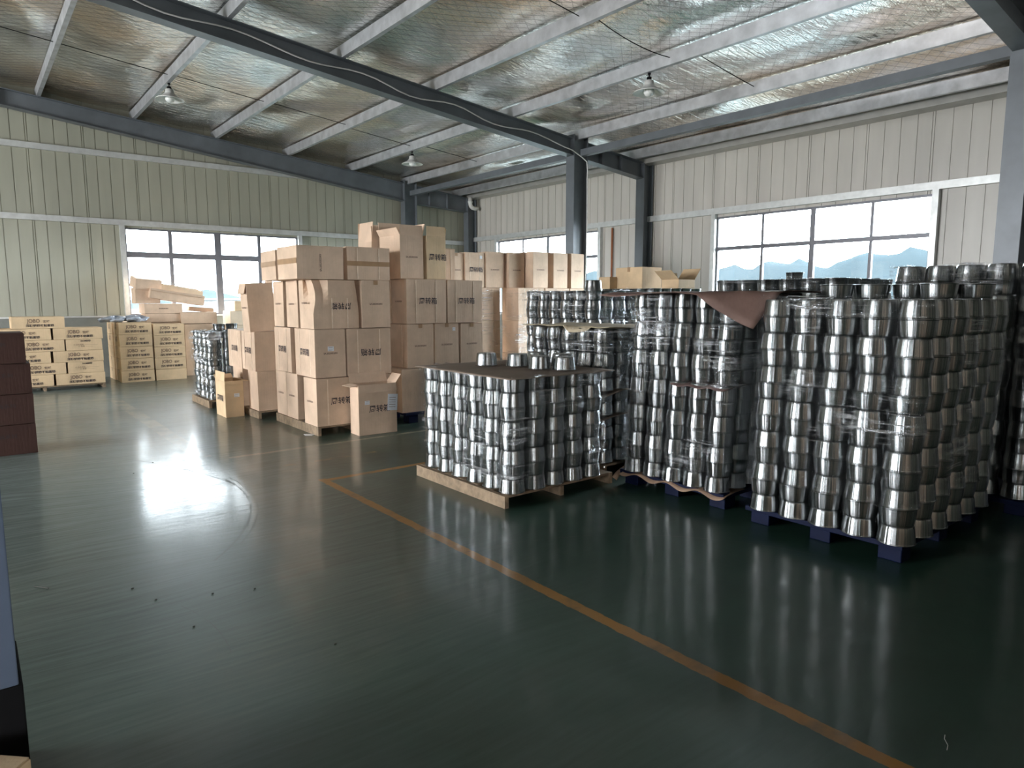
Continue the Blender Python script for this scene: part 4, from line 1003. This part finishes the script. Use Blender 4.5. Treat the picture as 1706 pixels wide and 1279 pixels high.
mb = MB(); mb.tube([(2.71, .82, .002), (2.68, .812, .004), (2.665, .80, .002), (2.65, .79, .003), (2.62, .783, .002)], .0011, 6); tag(mb.build('white_thread', M_white), 'short white thread on the dark floor at lower right', 'litter')

# ------------------------------------------------------------------ outside
M_out = simple('hazy_ground', (0.05, 0.066, 0.066), .9, 0, .2, .02)
mb = MB(); mb.box((-1500, -1500, -9.2), (1500, 1500, -9)); o = struct('ground', mb, M_out)
def hills(name, dist, a0, a1, hfun, col, label):
    mb = MB(); n = 90
    mat = simple(name+'_haze', col, 1.0, 0, .12, .01, spec=0.0)
    for i in range(n+1):
        a = R(a0+(a1-a0)*i/n); hh = hfun(a0+(a1-a0)*i/n)
        for k, (dr, f) in enumerate(((0, 0), (60, .45), (130, .85), (190, 1.0), (300, .6), (420, 0))):
            r_ = dist+dr; mb.v.append((r_*math.cos(a), r_*math.sin(a), -9+(hh+9)*f*(1+.05*math.sin(i*1.7+k))))
    for i in range(n):
        for k in range(5):
            a_ = i*6+k; mb.f.append((a_, a_+6, a_+7, a_+1)); mb.mi.append(0)
    o = mb.build(name, mat, None, True); tag(o, label, 'hills', None, 'structure')
def hf1(d):      # bearings in degrees from +X
    k = 1/(1+math.exp((d-48)/4))
    return 14+30*k+14*math.exp(-((d-20.5)/2.0)**2)+11*math.exp(-((d-24.5)/1.0)**2)+3.5*math.sin(d*.9)+1.6*math.sin(d*2.3)+1.0*math.sin(d*5.1)+.6*math.sin(d*11)
hills('far_hills', 700, 2, 62, hf1, (0.023, 0.0315, 0.036), 'pale blue hazy hills outside the right windows')
hills('low_hills', 900, 62, 110, lambda d: 9+5*math.sin(d*.6)+2.5*math.sin(d*1.7), (0.030, 0.040, 0.046), 'pale blue low hills outside the left window')
root = thing('distant_building', 'white flat-roofed building with rows of windows outside the left window', 'building', (39.7, 133, -9))
M_bwall = simple('white_render', (0.11, 0.12, 0.124), .8, 0, .05, .3); M_bwin = simple('dark_windows', (0.05,0.065,0.075), .3)
mb = MB(); mb.box((-9, -4, 0), (9, 4, 10.5)); mb.build('wall', M_bwall, root)
mb = MB(); mb.box((-9.3, -4.3, 10.5), (9.3, 4.3, 10.9)); mb.build('roof', M_bwall, root)
for fl in range(4):
    for k in range(8):
        mb = MB(); mb.box((-8.2+2.15*k, -4.05, 1.2+2.5*fl), (-7.0+2.15*k, -4.0, 2.5+2.5*fl)); mb.build('window', M_bwin, root)
